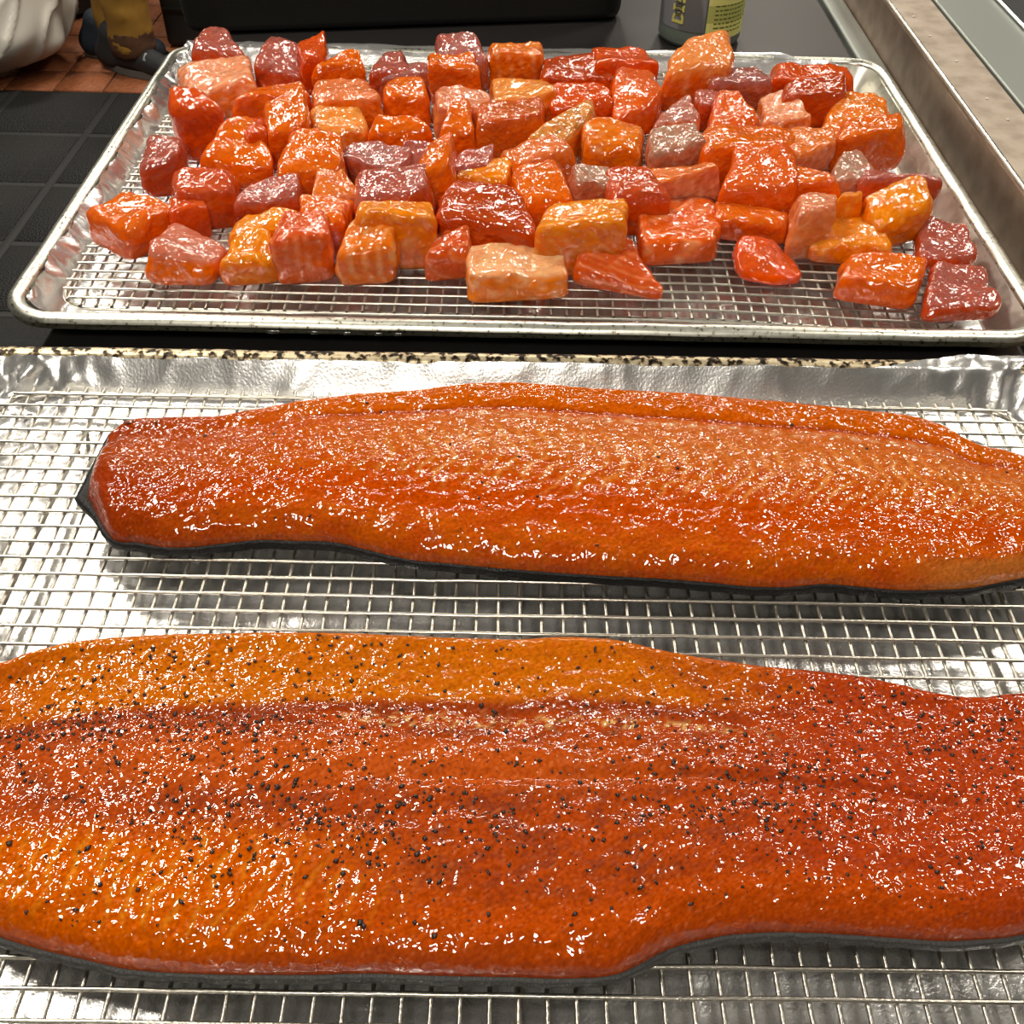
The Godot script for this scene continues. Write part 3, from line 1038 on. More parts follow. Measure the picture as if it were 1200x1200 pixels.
func person() -> void:
	var t := thing("person", "person in mustard work trousers and dark shoes standing on the red tile floor", "person", Vector3(-1.22, 0, -3.31))
	var near_foot := Vector3(0.0, 0, 0.04)
	var far_foot := Vector3(-0.075, 0, -0.075)
	var legs := func(p: Vector3) -> float:
		var d := 1e3
		for s in [near_foot, far_foot]:
			var ank: Vector3 = s + Vector3(0.01, 0.085, 0)
			var knee: Vector3 = s + Vector3(0.025, 0.50, 0.0)
			var hip: Vector3 = Vector3(-0.06, 0.90, s.z * 0.9 - 0.005)
			var leg := smin(capsule(p, ank, knee, 0.066, 0.075), capsule(p, knee, hip, 0.075, 0.10), 0.04)
			d = smin(d, leg, 0.03)
		d = smin(d, capsule(p, Vector3(-0.06, 0.93, -0.14), Vector3(-0.06, 0.93, 0.05), 0.13, 0.13), 0.06)
		# folds of cloth gathered over the shoe
		d += 0.007 * soft.get_noise_3d(p.x * 9.0, p.y * 26.0, p.z * 9.0) + 0.004 * sin(p.y * 60.0 + p.x * 30.0) * smoothstep(0.45, 0.1, p.y)
		d = maxf(d, p.y - 1.0)
		return maxf(d, 0.062 - p.y)
	var cloth := mat(Color(0.55, 0.40, 0.13), 0.9)
	put(surface_nets(Vector3(-0.30, 0.03, -0.32), Vector3(0.20, 1.03, 0.22), 0.0165, legs), "trousers", cloth, t)
	# darker worn hem of the near leg
	var hem := func(p: Vector3) -> float:
		var d := capsule(p, near_foot + Vector3(0.01, 0.085, 0), near_foot + Vector3(0.012, 0.14, 0), 0.069, 0.0675)
		d += 0.005 * soft.get_noise_3d(p.x * 12.0, p.y * 40.0, p.z * 12.0)
		return maxf(maxf(d, p.y - 0.132), 0.058 - p.y)
	put(surface_nets(Vector3(-0.10, 0.03, -0.06), Vector3(0.12, 0.16, 0.14), 0.0085, hem), "trouser_hem", mat(Color(0.30, 0.19, 0.11), 0.95), t)
	var black := mat(Color(0.13, 0.135, 0.15), 0.7)
	var grey := mat(Color(0.36, 0.36, 0.35), 0.8)
	for s in [[near_foot, -0.42, black], [far_foot, -0.15, mat(Color(0.10, 0.14, 0.19), 0.7)]]:
		var sh := put(surface_nets(Vector3(-0.16, 0.0, -0.07), Vector3(0.19, 0.17, 0.07), 0.0085, shoe_field), "shoe", s[2], t)
		sh.position = s[0]
		sh.rotation.y = s[1]
		var sole := PackedVector3Array()
		for y in [0.001, 0.024]:
			for k in 29:
				var a := TAU * k / 28.0
				var x := cos(a)
				var wz := 0.043 * (1.0 - 0.18 * smoothstep(-0.1, -0.9, x))
				sole.append(Vector3(0.018 + x * 0.148, y, sin(a) * wz))
		var so := put(grid(sole, 2, 29, PackedColorArray(), true), "sole", grey, sh)
		if s[0] == near_foot:
			for b in [[0.050, 0.080, 0.026], [0.088, 0.064, 0.026]]:
				var st := put(soft_box(Vector3(0.030, 0.008, 0.026), 0.003, 3), "white_patch", mat(Color(0.6, 0.6, 0.62), 0.6), sh)
				st.position = Vector3(b[0], b[1], b[2])
				st.rotation = Vector3(0.75, 0, -0.45)


func rubbish_bag() -> void:
	var t := thing("rubbish_bag", "full translucent white rubbish bag slumped on the tile floor", "bag", Vector3(-1.69, 0, -3.27))
	var nu := 160
	var nv := 64
	var pts := PackedVector3Array()
	var prof := [0.10, 0.20, 0.262, 0.285, 0.283, 0.272, 0.250, 0.22, 0.18, 0.13, 0.085, 0.06]
	for i in nu + 1:
		var a := TAU * i / nu
		for j in nv:
			var h := j / (nv - 1.0)
			var r := sample(prof, h)
			var q := Vector3(cos(a), h * 2.2, sin(a))
			var sway := soft.get_noise_3dv(q * 0.7)
			var f := 0.022 * pow(1.0 - absf(sin(a * 2.5 + h * 3.4 + 1.2 * sway)), 3.0) + 0.012 * pow(1.0 - absf(sin(a * 5.0 + h * 6.5 - 1.8 * sway)), 4.0) + 0.012 * sway
			r += 1.2 * f * smoothstep(0.0, 0.12, h)
			# a corner of the bag pulled out low on the right
			r += 0.040 * exp(-pow(wrapf(a - 0.25, -PI, PI) / 0.22, 2)) * exp(-pow((h - 0.16) / 0.09, 2))
			pts.append(Vector3(cos(a) * r, 0.005 + h * 0.55, sin(a) * r))
	var film := mat(Color(0.80, 0.78, 0.745), 0.30)
	film.clearcoat_enabled = true
	film.clearcoat = 0.5
	film.backlight_enabled = true
	film.backlight = Color(0.25, 0.25, 0.24)
	put(grid(pts, nu + 1, nv), "bag_film", film, t)
	var knot := []
	for k in 8: knot.append(Vector2(0.062 - 0.03 * sin(k / 7.0 * PI), 0.55 + 0.05 * k / 7.0))
	put(lathe(knot, 24), "tied_neck", film, t)


func floor_bins() -> void:
	var b := thing("bin", "round black bin standing behind the white rubbish bag", "bin", Vector3(-1.67, 0, -3.86))
	put(lathe([Vector2(0, 0.012), Vector2(0.18, 0.01), Vector2(0.2, 0.02), Vector2(0.235, 0.62), Vector2(0.25, 0.63), Vector2(0.25, 0.66), Vector2(0.225, 0.66), Vector2(0.19, 0.04), Vector2(0, 0.035)], 40), "bin_body", mats.black_plastic, b)
	var c := thing("crate", "black plastic crate on the floor behind the person's shoe", "crate", Vector3(-0.872, 0, -3.69))
	var body := put(soft_box(Vector3(0.60, 0.50, 0.44), 0.02, 4), "crate_body", mats.black_plastic, c)
	body.position.y = 0.252
	for y in [0.12, 0.36]:
		var rib := put(soft_box(Vector3(0.57, 0.02, 0.012), 0.004, 3), "moulded_rib", mats.black_plastic, c)
		rib.position = Vector3(0, y, 0.222)


# ---------------------------------------------------------------- the scene
func _ready() -> void:
	rng.seed = 20240611
	var cam := Camera3D.new()
	cam.name = "camera"
	cam.fov = 53.13
	cam.near = 0.02
	cam.far = 40.0
	add_child(cam)
	var pitch := 0.772689
	var roll := 0.0229203
	var up := Vector3(0, cos(pitch), -sin(pitch))
	var right := Vector3.RIGHT
	cam.basis = Basis(right * cos(roll) + up * sin(roll), up * cos(roll) - right * sin(roll), Vector3(0, sin(pitch), cos(pitch)))
	cam.position = Vector3(0, RIM + 0.357245, 0)
	var world := WorldEnvironment.new()
	world.name = "environment"
	var env := Environment.new()
	env.background_mode = Environment.BG_COLOR
	env.background_color = Color(0.0, 0.0, 0.0)
	env.tonemap_mode = Environment.TONE_MAPPER_LINEAR
	env.tonemap_exposure = 1.2
	env.sdfgi_enabled = true
	env.ssao_enabled = true
	env.ssil_enabled = true
	world.environment = env
	add_child(world)
	make_materials()
	ceiling_light(-0.95, -0.60, 1.9, "square lamp above the left end of the work table")
	ceiling_light(-1.15, -2.00, 2.3, "square lamp above the rubber floor mat")
	ceiling_light(0.05, -2.90, 1.9, "square lamp above the floor beyond the black tote")
	ceiling_light(1.25, -1.90, 1.6, "square lamp above the far end of the steel counter")
	ceiling_light(1.20, -0.30, 1.0, "square lamp above the near end of the steel counter")
	ceiling_light(0.90, -4.00, 1.7, "square lamp beyond the far end of the counter")
	ceiling_light(-0.70, -4.30, 1.7, "square lamp farthest beyond the black tote")
	ceiling_light(-0.20, 1.30, 2.3, "square lamp behind the photographer")
	ceiling_light(-1.75, -4.10, 2.2, "square lamp above the round black bin")

	kitchen()
	table()
	counter()
	rubber_mat()
	var pan_a := sheet_pan("clean rimmed sheet pan holding the cubed salmon, at the back of the table", Vector3(0.006, TABLE + 0.0002, -0.7563), 0.0053, mats.rim_clean)
	sheet_pan("sheet pan with a burnt speckled rim holding the two long fillets", Vector3(0.0, TABLE + 0.0002, -0.2755), 0.0135, mats.rim_burnt)
	foil_liner("crumpled foil lining the pan of salmon chunks, folded over its back rim", Vector3(0.006, TABLE + 0.0002, -0.7563), 0.0053, true)
	foil_liner("foil lining the pan of the two long fillets, crumpled at its left corner", Vector3(0.0, TABLE + 0.0002, -0.2755), 0.0135, false)
	wire_rack("wire rack under the salmon chunks, bent down at its front right corner", Vector3(-0.004, RACK, -0.754), 0.005, TABLE + 0.0042, 0.006)
	wire_rack("wire rack under the two long fillets", Vector3(0.0, RACK, -0.2665), 0.008, TABLE + 0.0042, 0.0)
	# stamped marks on the front of the back pan
	for s in [[-0.157, 0.0075], [-0.1315, 0.005], [-0.1115, 0.0045], [-0.092, 0.005], [-0.080, 0.005]]:
		var mk := put(soft_box(Vector3(s[1], 0.0022, 0.0007), 0.0003, 3), "stamped_mark", mats.lid_edge, pan_a)
		mk.position = Vector3(s[0], 0.0185, 0.2286)

	# the two sides of salmon: back and front edge, x and z in turn
	fillet(0, "narrower side of salmon with a square dark left end and few pepper specks",
		[-2146, -4152, -2053, -4265, -1921, -4283, -1776, -4297, -1619, -4307, -1459, -4356, -1290, -4416, -1109, -4477, -914, -4521, -709, -4555, -496, -4592, -276, -4644, -49, -4668, 183, -4659, 416, -4633, 648, -4620, 880, -4609, 1107, -4588, 1330, -4564, 1547, -4540, 1758, -4515, 1959, -4483, 2152, -4455, 2322, -4379, 2458, -4232, 2608, -4179, 2743, -4115, 2857, -4032, 2952, -3933, 3034, -3837],
		[-2118, -3671, -1917, -3395, -1784, -3367, -1643, -3339, -1502, -3348, -1356, -3377, -1199, -3403, -1028, -3401, -851, -3399, -661, -3346, -468, -3295, -275, -3275, -80, -3256, 116, -3241, 313, -3227, 511, -3219, 707, -3211, 901, -3197, 1090, -3177, 1278, -3177, 1466, -3201, 1642, -3188, 1811, -3174, 1977, -3181, 2139, -3198, 2302, -3239, 2458, -3283, 2612, -3341, 2776, -3447, 2940, -3565], 75)
	fillet(1, "wider side of salmon nearest the camera, heavily sprinkled with cracked pepper",
		[-2526, -2284, -2444, -2361, -2353, -2447, -2249, -2535, -2121, -2596, -1986, -2675, -1831, -2737, -1656, -2768, -1469, -2792, -1270, -2802, -1064, -2813, -852, -2820, -635, -2820, -414, -2813, -192, -2808, 31, -2809, 253, -2827, 473, -2816, 685, -2761, 892, -2723, 1092, -2693, 1287, -2677, 1472, -2655, 1644, -2616, 1804, -2572, 1962, -2559, 2121, -2582, 2262, -2576, 2385, -2554, 2485, -2502],
		[-2303, -1746, -2164, -1670, -2017, -1591, -1872, -1527, -1725, -1475, -1579, -1438, -1429, -1409, -1275, -1380, -1120, -1370, -963, -1368, -801, -1370, -636, -1374, -468, -1382, -296, -1381, -123, -1380, 51, -1381, 224, -1381, 397, -1401, 575, -1487, 751, -1535, 921, -1554, 1085, -1556, 1241, -1551, 1390, -1544, 1531, -1538, 1669, -1546, 1802, -1562, 1934, -1595, 2063, -1640, 2200, -1724], 2300)

	# the cubed salmon: palette, label, four top corners and four base corners in millimetres
	chunk("orange", "large bright orange salmon chunk alone at the front left corner of the wire rack", [-268.2, 949.9, -654.3, -229.2, 949.9, -634.8, -255, 949.9, -593.3, -292.2, 949.9, -622.8, -268.5, 921.4, -655.6, -227.8, 921.4, -635.2, -254.8, 921.4, -591.8, -293.6, 921.4, -622.6], true, [0, 0, 0, 0, 5.5])
	chunk("palepurple", "salmon chunk with a dull mauve top and bright orange front, right of the corner chunk", [-230.6, 942.6, -623, -188.8, 942.6, -600.2, -196.9, 942.6, -571.7, -236.6, 942.6, -568.8, -231.4, 921.4, -624.4, -187.6, 921.4, -600.6, -196.1, 921.4, -570.8, -237.6, 921.4, -567.8], true, [2, -2, -4, 2, 7])
	chunk("amber", "amber front row chunk with white veins low on its face, beside the dark veined one", [-186, 948.4, -596.8, -162.4, 948.4, -600.3, -153.9, 948.4, -577, -188.5, 948.4, -569.7, -186.6, 921.4, -597.3, -161.9, 921.4, -600.9, -153, 921.4, -576.6, -189.2, 921.4, -569], true, [0, 0, -6, -8, 6])
	chunk("redvein", "front row chunk of reddish orange with pink veins and a dark red rounded top", [-154.5, 956.2, -611, -128.4, 956.2, -616, -117.2, 956.2, -581.3, -154.5, 956.2, -571.5, -155.2, 921.4, -611.8, -127.9, 921.4, -617, -116.3, 921.4, -580.7, -155.3, 921.4, -570.4], true)
	chunk("vein", "tall amber front row chunk with curved white lines and a greyish pink right side", [-109.1, 954.2, -607.7, -78.8, 954.2, -615.3, -79.4, 954.2, -579.1, -114.8, 954.2, -574, -109.7, 921.4, -608.3, -78, 921.4, -616.3, -78.7, 921.4, -578.4, -115.7, 921.4, -573.1], true, [0, 0, -3, -6, 7])
	chunk("redvein", "small pointed orange front row chunk tapering to the left, with fine slanted lines", [-49.7, 949.8, -613.1, -30.9, 949.8, -607.8, -31.2, 949.8, -587.4, -61.3, 949.8, -580.2, -49.9, 921.4, -613.8, -30.4, 921.4, -608.3, -30.7, 921.4, -586.9, -62.1, 921.4, -579.4], true, [-8, 4, 0, -8, 6])
	chunk("pale", "pale peach topped chunk with striped orange front, nearest the front rim at mid rack", [-31.1, 943.2, -594.8, 29.9, 943.2, -604.7, 32.8, 943.2, -566.6, -31.2, 943.2, -557.2, -32.5, 921.4, -595.4, 31.3, 921.4, -605.8, 34.3, 921.4, -565.9, -32.6, 921.4, -556.1], true)
	chunk("redvein", "reddish orange chunk with a peaked top and sloping right end in the front row", [48.7, 942.1, -628.7, 74.2, 942.1, -605.2, 95.2, 942.1, -565.6, 35.3, 942.1, -582.2, 48, 921.4, -630.2, 74.7, 921.4, -605.6, 96.7, 921.4, -564.2, 34.1, 921.4, -581.6], true, [9, 0, -9, -2, 6.5])
	chunk("darktop", "square chunk with white slanted stripes and a dark purple back edge along its top", [83, 937.3, -676.3, 144.2, 937.3, -687.6, 133.7, 938.1, -615.7, 81.6, 938.1, -607.3, 81.7, 921.4, -677.6, 145.7, 921.4, -689.4, 134.7, 921.4, -614.3, 80.2, 921.4, -605.5], true)
	chunk("orange", "long low orange chunk tapering to a small nub at its right end", [140.2, 940.5, -674.5, 190.2, 940.5, -657.8, 182.4, 940.5, -639.1, 137, 940.5, -644.8, 139.2, 921.4, -675.4, 191.4, 921.4, -658, 183.3, 921.4, -638.4, 135.8, 921.4, -644.4], true, [2, -6, -6, 2, 6])
	chunk("red", "lemon-shaped orange red chunk lying alone on bare wires in the front row", [148.1, 937, -633.5, 177.4, 937, -633.5, 189, 937, -586.9, 143.4, 937, -591.9, 147.4, 921.4, -634.5, 178, 921.4, -634.5, 190.1, 921.4, -585.8, 142.4, 921.4, -591], true, [0, -3, -7, -5, 4])
	chunk("amber", "amber chunk with a thick patch of white glaze bubbles along its front edge", [210, 937, -677.9, 251.1, 937, -677.1, 249, 937, -614.8, 195.7, 937, -618.6, 209.2, 921.4, -679.3, 252.2, 921.4, -678.5, 250, 921.4, -613.4, 194.3, 921.4, -617.3], true)
	chunk("amber", "orange wedge ending in a thin raised tip that points to the right pan wall", [238.6, 950.7, -671, 282, 950.7, -684.3, 284.1, 950.7, -651.6, 241.3, 950.7, -628.7, 237.5, 921.4, -671.6, 282.9, 921.4, -685.5, 285.1, 921.4, -651.2, 240.4, 921.4, -627.4], true, [0, 8, 4, -4, 6])
	chunk("burgundy", "smooth burgundy chunk against the right pan wall, behind the corner chunk", [278.5, 939.4, -656.4, 307.7, 939.4, -647.3, 305.2, 939.4, -612.1, 265.1, 939.4, -611.5, 278.1, 921.4, -657.5, 308.5, 921.4, -648, 305.9, 921.4, -611.2, 264, 921.4, -610.6], true, [0, 0, -5, -4, 6])
	chunk("orange", "bright orange front chunk with streaks of white glaze, left of the burgundy corner chunk", [218.7, 937.2, -607.3, 268.4, 937.2, -598.8, 249.8, 937.2, -560.8, 202.5, 937.2, -572, 217.9, 921.4, -608.3, 269.9, 921.4, -599.5, 250.5, 921.4, -559.7, 201, 921.4, -571.4], true)
	chunk("burgundy", "large burgundy topped chunk in the front right corner of the rack", [274.1, 937, -604.1, 305, 937, -598.4, 301.6, 937, -553.6, 254.1, 937, -547.4, 273.6, 921.4, -605.4, 306, 921.4, -599.4, 302.4, 921.4, -552.6, 252.7, 921.4, -546.1], true, [0, 0, -4, -2, 7])
	chunk("amber", "low amber chunk with a flat sloping top behind the white veined front one", [-184.4, 950.7, -625.1, -149.1, 950.7, -637.1, -150.7, 950.7, -610.2, -192.4, 950.7, -596, -185.1, 921.4, -625.4, -148.1, 921.4, -638, -149.8, 921.4, -609.9, -193.5, 921.4, -595.1], false, [0, 2, -2, -7, 6])
	chunk("orange", "brownish orange chunk with a flat glazed top behind the dark veined front one", [-148.5, 951.9, -636.7, -111.4, 951.9, -642.4, -116.2, 951.9, -612.6, -141.1, 951.9, -602.8, -149.4, 921.4, -637.3, -110.6, 921.4, -643.3, -115.6, 921.4, -612.1, -141.6, 921.4, -601.8])
	chunk("amber", "amber topped chunk with a grey pink right face behind the tall veined front one", [-105.1, 961.3, -621.6, -59.7, 961.3, -630.2, -52.9, 961.3, -596.6, -105.5, 961.3, -595.3, -106.2, 921.4, -622, -58.7, 921.4, -631.1, -51.7, 921.4, -595.9, -106.6, 921.4, -594.6])
	chunk("burgundy", "square burgundy topped chunk covered in heavy white glare behind an amber chunk", [-109.7, 959.2, -663.3, -63, 959.2, -674.1, -60, 959.2, -634.6, -108.8, 959.2, -629.6, -110.8, 921.4, -663.9, -62, 921.4, -675.2, -58.8, 921.4, -633.9, -109.9, 921.4, -628.7])
	chunk("orange", "upright narrow orange chunk just right of the square burgundy top", [-63.6, 965.8, -698.2, -48.4, 965.8, -699, -44.5, 965.8, -664.3, -72.7, 965.8, -657.3, -63.9, 921.4, -699.1, -48, 921.4, -699.9, -43.9, 921.4, -663.6, -73.4, 921.4, -656.3], false, [0, 4, 0, -4, 7])
	chunk("darkred", "large dark red brown chunk full of sparkling glaze behind the pale front chunk", [-44.9, 956.8, -656.6, 1.8, 956.8, -650.7, 10.8, 956.8, -597.5, -56.5, 956.8, -611.6, -45.9, 921.4, -657.8, 2.9, 921.4, -651.7, 12.4, 921.4, -596.1, -58.1, 921.4, -610.8], false, [2, 0, -4, -3, 7])
	chunk("amber", "yellow amber chunk with a broad flat face left of the square striped chunk", [21.5, 960.1, -628.1, 69.5, 960.1, -634.3, 70.1, 960.1, -594.3, 10.2, 960.1, -590.4, 20.5, 921.4, -628.9, 70.7, 921.4, -635.3, 71.3, 921.4, -593.5, 8.7, 921.4, -589.4])
	chunk("orange", "red orange rounded chunk dotted with glaze behind the yellow amber chunk", [-7.6, 956.7, -688.7, 25.5, 956.7, -696.2, 37.5, 956.7, -644.9, 0.8, 956.7, -639.1, -8.6, 921.4, -689.6, 26.1, 921.4, -697.5, 38.6, 921.4, -643.9, 0.2, 921.4, -637.8], false, [3, 3, -4, -4, 5.5])
	chunk("amber", "small yellow orange slab lying behind the dark red brown chunk", [-31.9, 945.9, -722.7, -4.1, 945.9, -713.4, -10.2, 945.9, -679.4, -46.4, 945.9, -684.8, -32.2, 921.4, -723.7, -3.2, 921.4, -714, -9.6, 921.4, -678.5, -47.4, 921.4, -684.1])
	chunk("pinkglaze", "orange chunk with a pink glazed rounded right end below the striped wedge", [-17.6, 951.7, -721.5, 25.3, 951.7, -745.9, 43.4, 951.7, -718.5, -0.9, 951.7, -698.2, -18.9, 921.4, -721.6, 25.9, 921.4, -747, 44.9, 921.4, -718.4, -1.5, 921.4, -697.1], false, [-3, 0, 0, -4, 4.5])
	chunk("burgundy", "small dark burgundy chunk between the upright narrow one and the yellow slab", [-47.9, 948.9, -721.2, -18.6, 948.9, -730.5, -21.8, 948.9, -701.4, -47.8, 948.9, -694.1, -48.5, 921.4, -721.7, -17.9, 921.4, -731.4, -21.3, 921.4, -700.9, -48.4, 921.4, -693.3])
	chunk("purple", "large mauve skinned chunk in the middle left, ridge across its top", [-124.8, 951.5, -735.5, -79.1, 951.5, -712.9, -87.3, 951.5, -685.7, -130.2, 951.5, -713.4, -125.7, 921.4, -736.6, -77.9, 921.4, -713, -86.5, 921.4, -684.5, -131.3, 921.4, -713.4])
	chunk("burgundy", "thin dusky red chunk tucked beside the mauve ridge topped one", [-88.7, 950.6, -723.4, -60.6, 950.6, -734.3, -60.3, 950.6, -709.5, -86.8, 950.6, -702.2, -89.4, 921.4, -723.7, -60, 921.4, -735.1, -59.6, 921.4, -709.2, -87.3, 921.4, -701.5])
	chunk("pinkside", "pointed orange chunk with a pink right face ending in a white fat patch", [-142.9, 950.1, -695.2, -132, 950.1, -703.2, -111.4, 950.1, -668.1, -140.9, 950.1, -647.4, -143.4, 921.4, -696, -132, 921.4, -704.3, -110.5, 921.4, -667.6, -141.3, 921.4, -646], false, [4, 3, -4, -5, 6])
	chunk("orange", "brownish orange chunk with a square top left of the mauve ridge topped one", [-168.9, 955.5, -730.4, -131.4, 955.5, -727.6, -126.4, 955.5, -686.9, -168.5, 955.5, -670.3, -169.8, 921.4, -731.6, -130.6, 921.4, -728.7, -125.4, 921.4, -686.1, -169.4, 921.4, -668.8], false, [5, 5, -4, -6, 7])
	chunk("burgundy", "deep burgundy chunk with pale streaks behind the left front chunks", [-189, 950.2, -666.3, -155.3, 950.2, -675, -148.8, 950.2, -643.7, -190.7, 950.2, -631.2, -189.8, 921.4, -666.9, -154.6, 921.4, -676, -147.8, 921.4, -643.3, -191.6, 921.4, -630.1])
	chunk("redglaze", "wide glazed red chunk behind the bare wires at left", [-240.8, 951.9, -666.6, -199.6, 951.9, -671.5, -193.4, 951.9, -648.3, -228.6, 951.9, -635.9, -241.9, 921.4, -667.1, -198.9, 921.4, -672.2, -192.4, 921.4, -647.9, -229.2, 921.4, -635])
	chunk("red", "small red chunk at the right shoulder of the big corner chunk", [-238.1, 950.8, -647.5, -219.2, 950.8, -653.8, -210.5, 950.8, -632.9, -230.9, 950.8, -624.1, -238.7, 921.4, -647.8, -218.9, 921.4, -654.4, -209.8, 921.4, -632.5, -231.2, 921.4, -623.4])
	chunk("burgundy", "dull burgundy glazed chunk nearest the foil wall at left", [-277.1, 953.5, -733.2, -249.9, 953.5, -729.8, -239.6, 953.5, -693.5, -268.1, 953.5, -683.2, -277.9, 921.4, -734.2, -249.6, 921.4, -730.7, -238.7, 921.4, -692.7, -268.5, 921.4, -681.9])
	chunk("orange", "pyramid-like orange chunk with streaky glaze, right of the burgundy one by the foil", [-219.7, 950.5, -747.3, -201.5, 950.5, -754.9, -176.8, 950.5, -698, -233.7, 950.5, -699.6, -220.2, 921.4, -748.4, -201.2, 921.4, -756.2, -175.4, 921.4, -696.8, -234.9, 921.4, -698.5], false, [8, 6, -6, -9, 5.5])
	chunk("red", "smooth deep orange red block below the pale striped one at left", [-267.8, 967.1, -772.5, -235.4, 967.1, -767.4, -219, 967.1, -741.1, -256.6, 967.1, -742.4, -268.8, 921.4, -773.3, -235, 921.4, -767.9, -217.8, 921.4, -740.5, -257.2, 921.4, -741.8], false, [3, 3, -2, -4, 6])
	chunk("palestripe", "pale pink striped slab in the back left corner, in front of a burgundy lump", [-288.8, 949.2, -864.8, -233.9, 949.2, -890.6, -214.7, 949.2, -833.7, -266.6, 949.2, -811.9, -290.5, 921.4, -865.4, -233.1, 921.4, -892.5, -213, 921.4, -833, -267.3, 921.4, -810.2])
	chunk("burgundy", "rounded burgundy lump at the very back left corner of the pan", [-280.8, 956.2, -923.6, -261.8, 956.2, -933.8, -230.2, 956.2, -879.1, -276, 956.2, -876.3, -281.6, 921.4, -924.5, -261.8, 921.4, -935.2, -228.7, 921.4, -878, -276.7, 921.4, -875.1], false, [5, 5, 0, 0, 5])
	chunk("burgundy", "maroon chunk with a ridge in the back row, second from the left corner", [-219.2, 952.2, -919.3, -196.7, 952.2, -916.3, -182.2, 952.2, -862.5, -224.7, 952.2, -864, -219.8, 921.4, -920.6, -196.3, 921.4, -917.4, -181.1, 921.4, -861.2, -225.5, 921.4, -862.8], false, [4, 1, -4, -2, 7])
	chunk("red", "upright red peak in the back row with a sharp upper corner", [-193, 955.7, -913.9, -173.8, 955.7, -937.4, -165.3, 955.7, -885.5, -185.4, 955.7, -867.7, -193.6, 921.4, -914.4, -173.5, 921.4, -939, -164.7, 921.4, -884.8, -185.7, 921.4, -866.1], false, [-4, 5, 0, -4, 7])
	chunk("orange", "plain brown orange chunk in front of the back wall foil, right of the red peak", [-170.4, 951, -884.7, -138.3, 951, -895, -132.7, 951, -874.6, -173.6, 951, -864.1, -171.2, 921.4, -885, -137.6, 921.4, -895.7, -131.7, 921.4, -874.4, -174.5, 921.4, -863.4], false, [-5, 5, 0, 0, 8])
	chunk("orange", "flat rosy orange slab right of the pale pink striped one", [-226.3, 946.3, -839.8, -179.8, 946.3, -846.3, -169.5, 946.3, -820.4, -229.9, 946.3, -802.3, -227.4, 921.4, -840.4, -178.8, 921.4, -847.2, -168, 921.4, -820.1, -231.2, 921.4, -801.2])
	chunk("orange", "upright orange chunk with a bright glaze ridge under the rosy flat slab", [-196.2, 961, -768.9, -166, 961, -784.5, -157.5, 961, -740.8, -187.3, 961, -729.4, -197.1, 921.4, -769.5, -165.5, 921.4, -785.8, -156.7, 921.4, -740.1, -187.8, 921.4, -728.2], false, [-3, 5, 0, -6, 7])
	chunk("red", "shaded red orange chunk wedged left of the upright glaze ridged one", [-210.8, 956.3, -751, -195.9, 956.3, -768.6, -188.3, 956.3, -735.8, -200.2, 956.3, -719.3, -211.3, 921.4, -751.3, -195.8, 921.4, -769.8, -187.8, 921.4, -735.5, -200.2, 921.4, -718.2])
	chunk("pinkglaze", "rosy orange chunk with a bubbly glazed top in the third row", [-167.5, 953.3, -834.7, -127.5, 953.3, -842.8, -107.9, 953.3, -795.5, -163.1, 953.3, -796, -168.7, 921.4, -835.5, -126.9, 921.4, -843.9, -106.4, 921.4, -794.5, -164.1, 921.4, -795])
	chunk("paleglaze", "orange chunk showing a pale curved fat band on its top", [-167.6, 947.5, -800.3, -128.9, 947.5, -804.3, -115.2, 947.5, -763.3, -155.8, 947.5, -756.2, -168.8, 921.4, -801.2, -128.3, 921.4, -805.3, -114, 921.4, -762.5, -156.4, 921.4, -755])
	chunk("orange", "smooth loaf-shaped orange chunk with a plain rounded front", [-113.2, 951.8, -769.9, -73.5, 951.8, -775.5, -67.1, 951.8, -757.3, -113.1, 951.8, -749.9, -114.2, 921.4, -770.2, -72.6, 921.4, -776.1, -65.9, 921.4, -757, -114.1, 921.4, -749.3], false, [0, 0, -2, -2, 4.5])
	chunk("orange", "upright orange block just behind the loaf-shaped one", [-111.9, 954.6, -837.5, -80.9, 954.6, -849, -73.2, 954.6, -807.9, -108.2, 954.6, -802.2, -112.7, 921.4, -838.1, -80.3, 921.4, -850.2, -72.2, 921.4, -807.1, -108.9, 921.4, -801.2])
	chunk("burgundy", "brown maroon peak in the back row left of the two stacked chunks", [-120.8, 955.4, -903.9, -103.9, 955.4, -911.4, -91.8, 955.4, -865.9, -128.3, 955.4, -857.7, -121.3, 921.4, -904.7, -103.6, 921.4, -912.6, -90.9, 921.4, -865.1, -129.1, 921.4, -856.5])
	chunk("purple", "narrow mauve log lying in front of the brown maroon peak", [-122.8, 948.7, -884.7, -81.1, 948.7, -891.3, -75.3, 948.7, -867.1, -119.9, 948.7, -858.5, -123.8, 921.4, -885.1, -80.3, 921.4, -892, -74.2, 921.4, -866.7, -120.8, 921.4, -857.7])
	chunk("purple", "mauve domed chunk standing against the back foil at mid pan", [-76, 956.5, -927.8, -44.2, 956.5, -929.8, -26.2, 956.5, -879.2, -74.3, 956.5, -880.5, -76.9, 921.4, -928.9, -43.7, 921.4, -931, -24.8, 921.4, -878.1, -75.2, 921.4, -879.4], false, [4, 4, -3, -3, 5])
	chunk("orange", "orange cube directly in front of the mauve domed back chunk", [-76.4, 955.1, -879.5, -37.4, 955.1, -888, -34.7, 955.1, -861.6, -75.7, 955.1, -859.2, -77.3, 921.4, -879.8, -36.5, 921.4, -888.8, -33.7, 921.4, -861.1, -76.6, 921.4, -858.6])
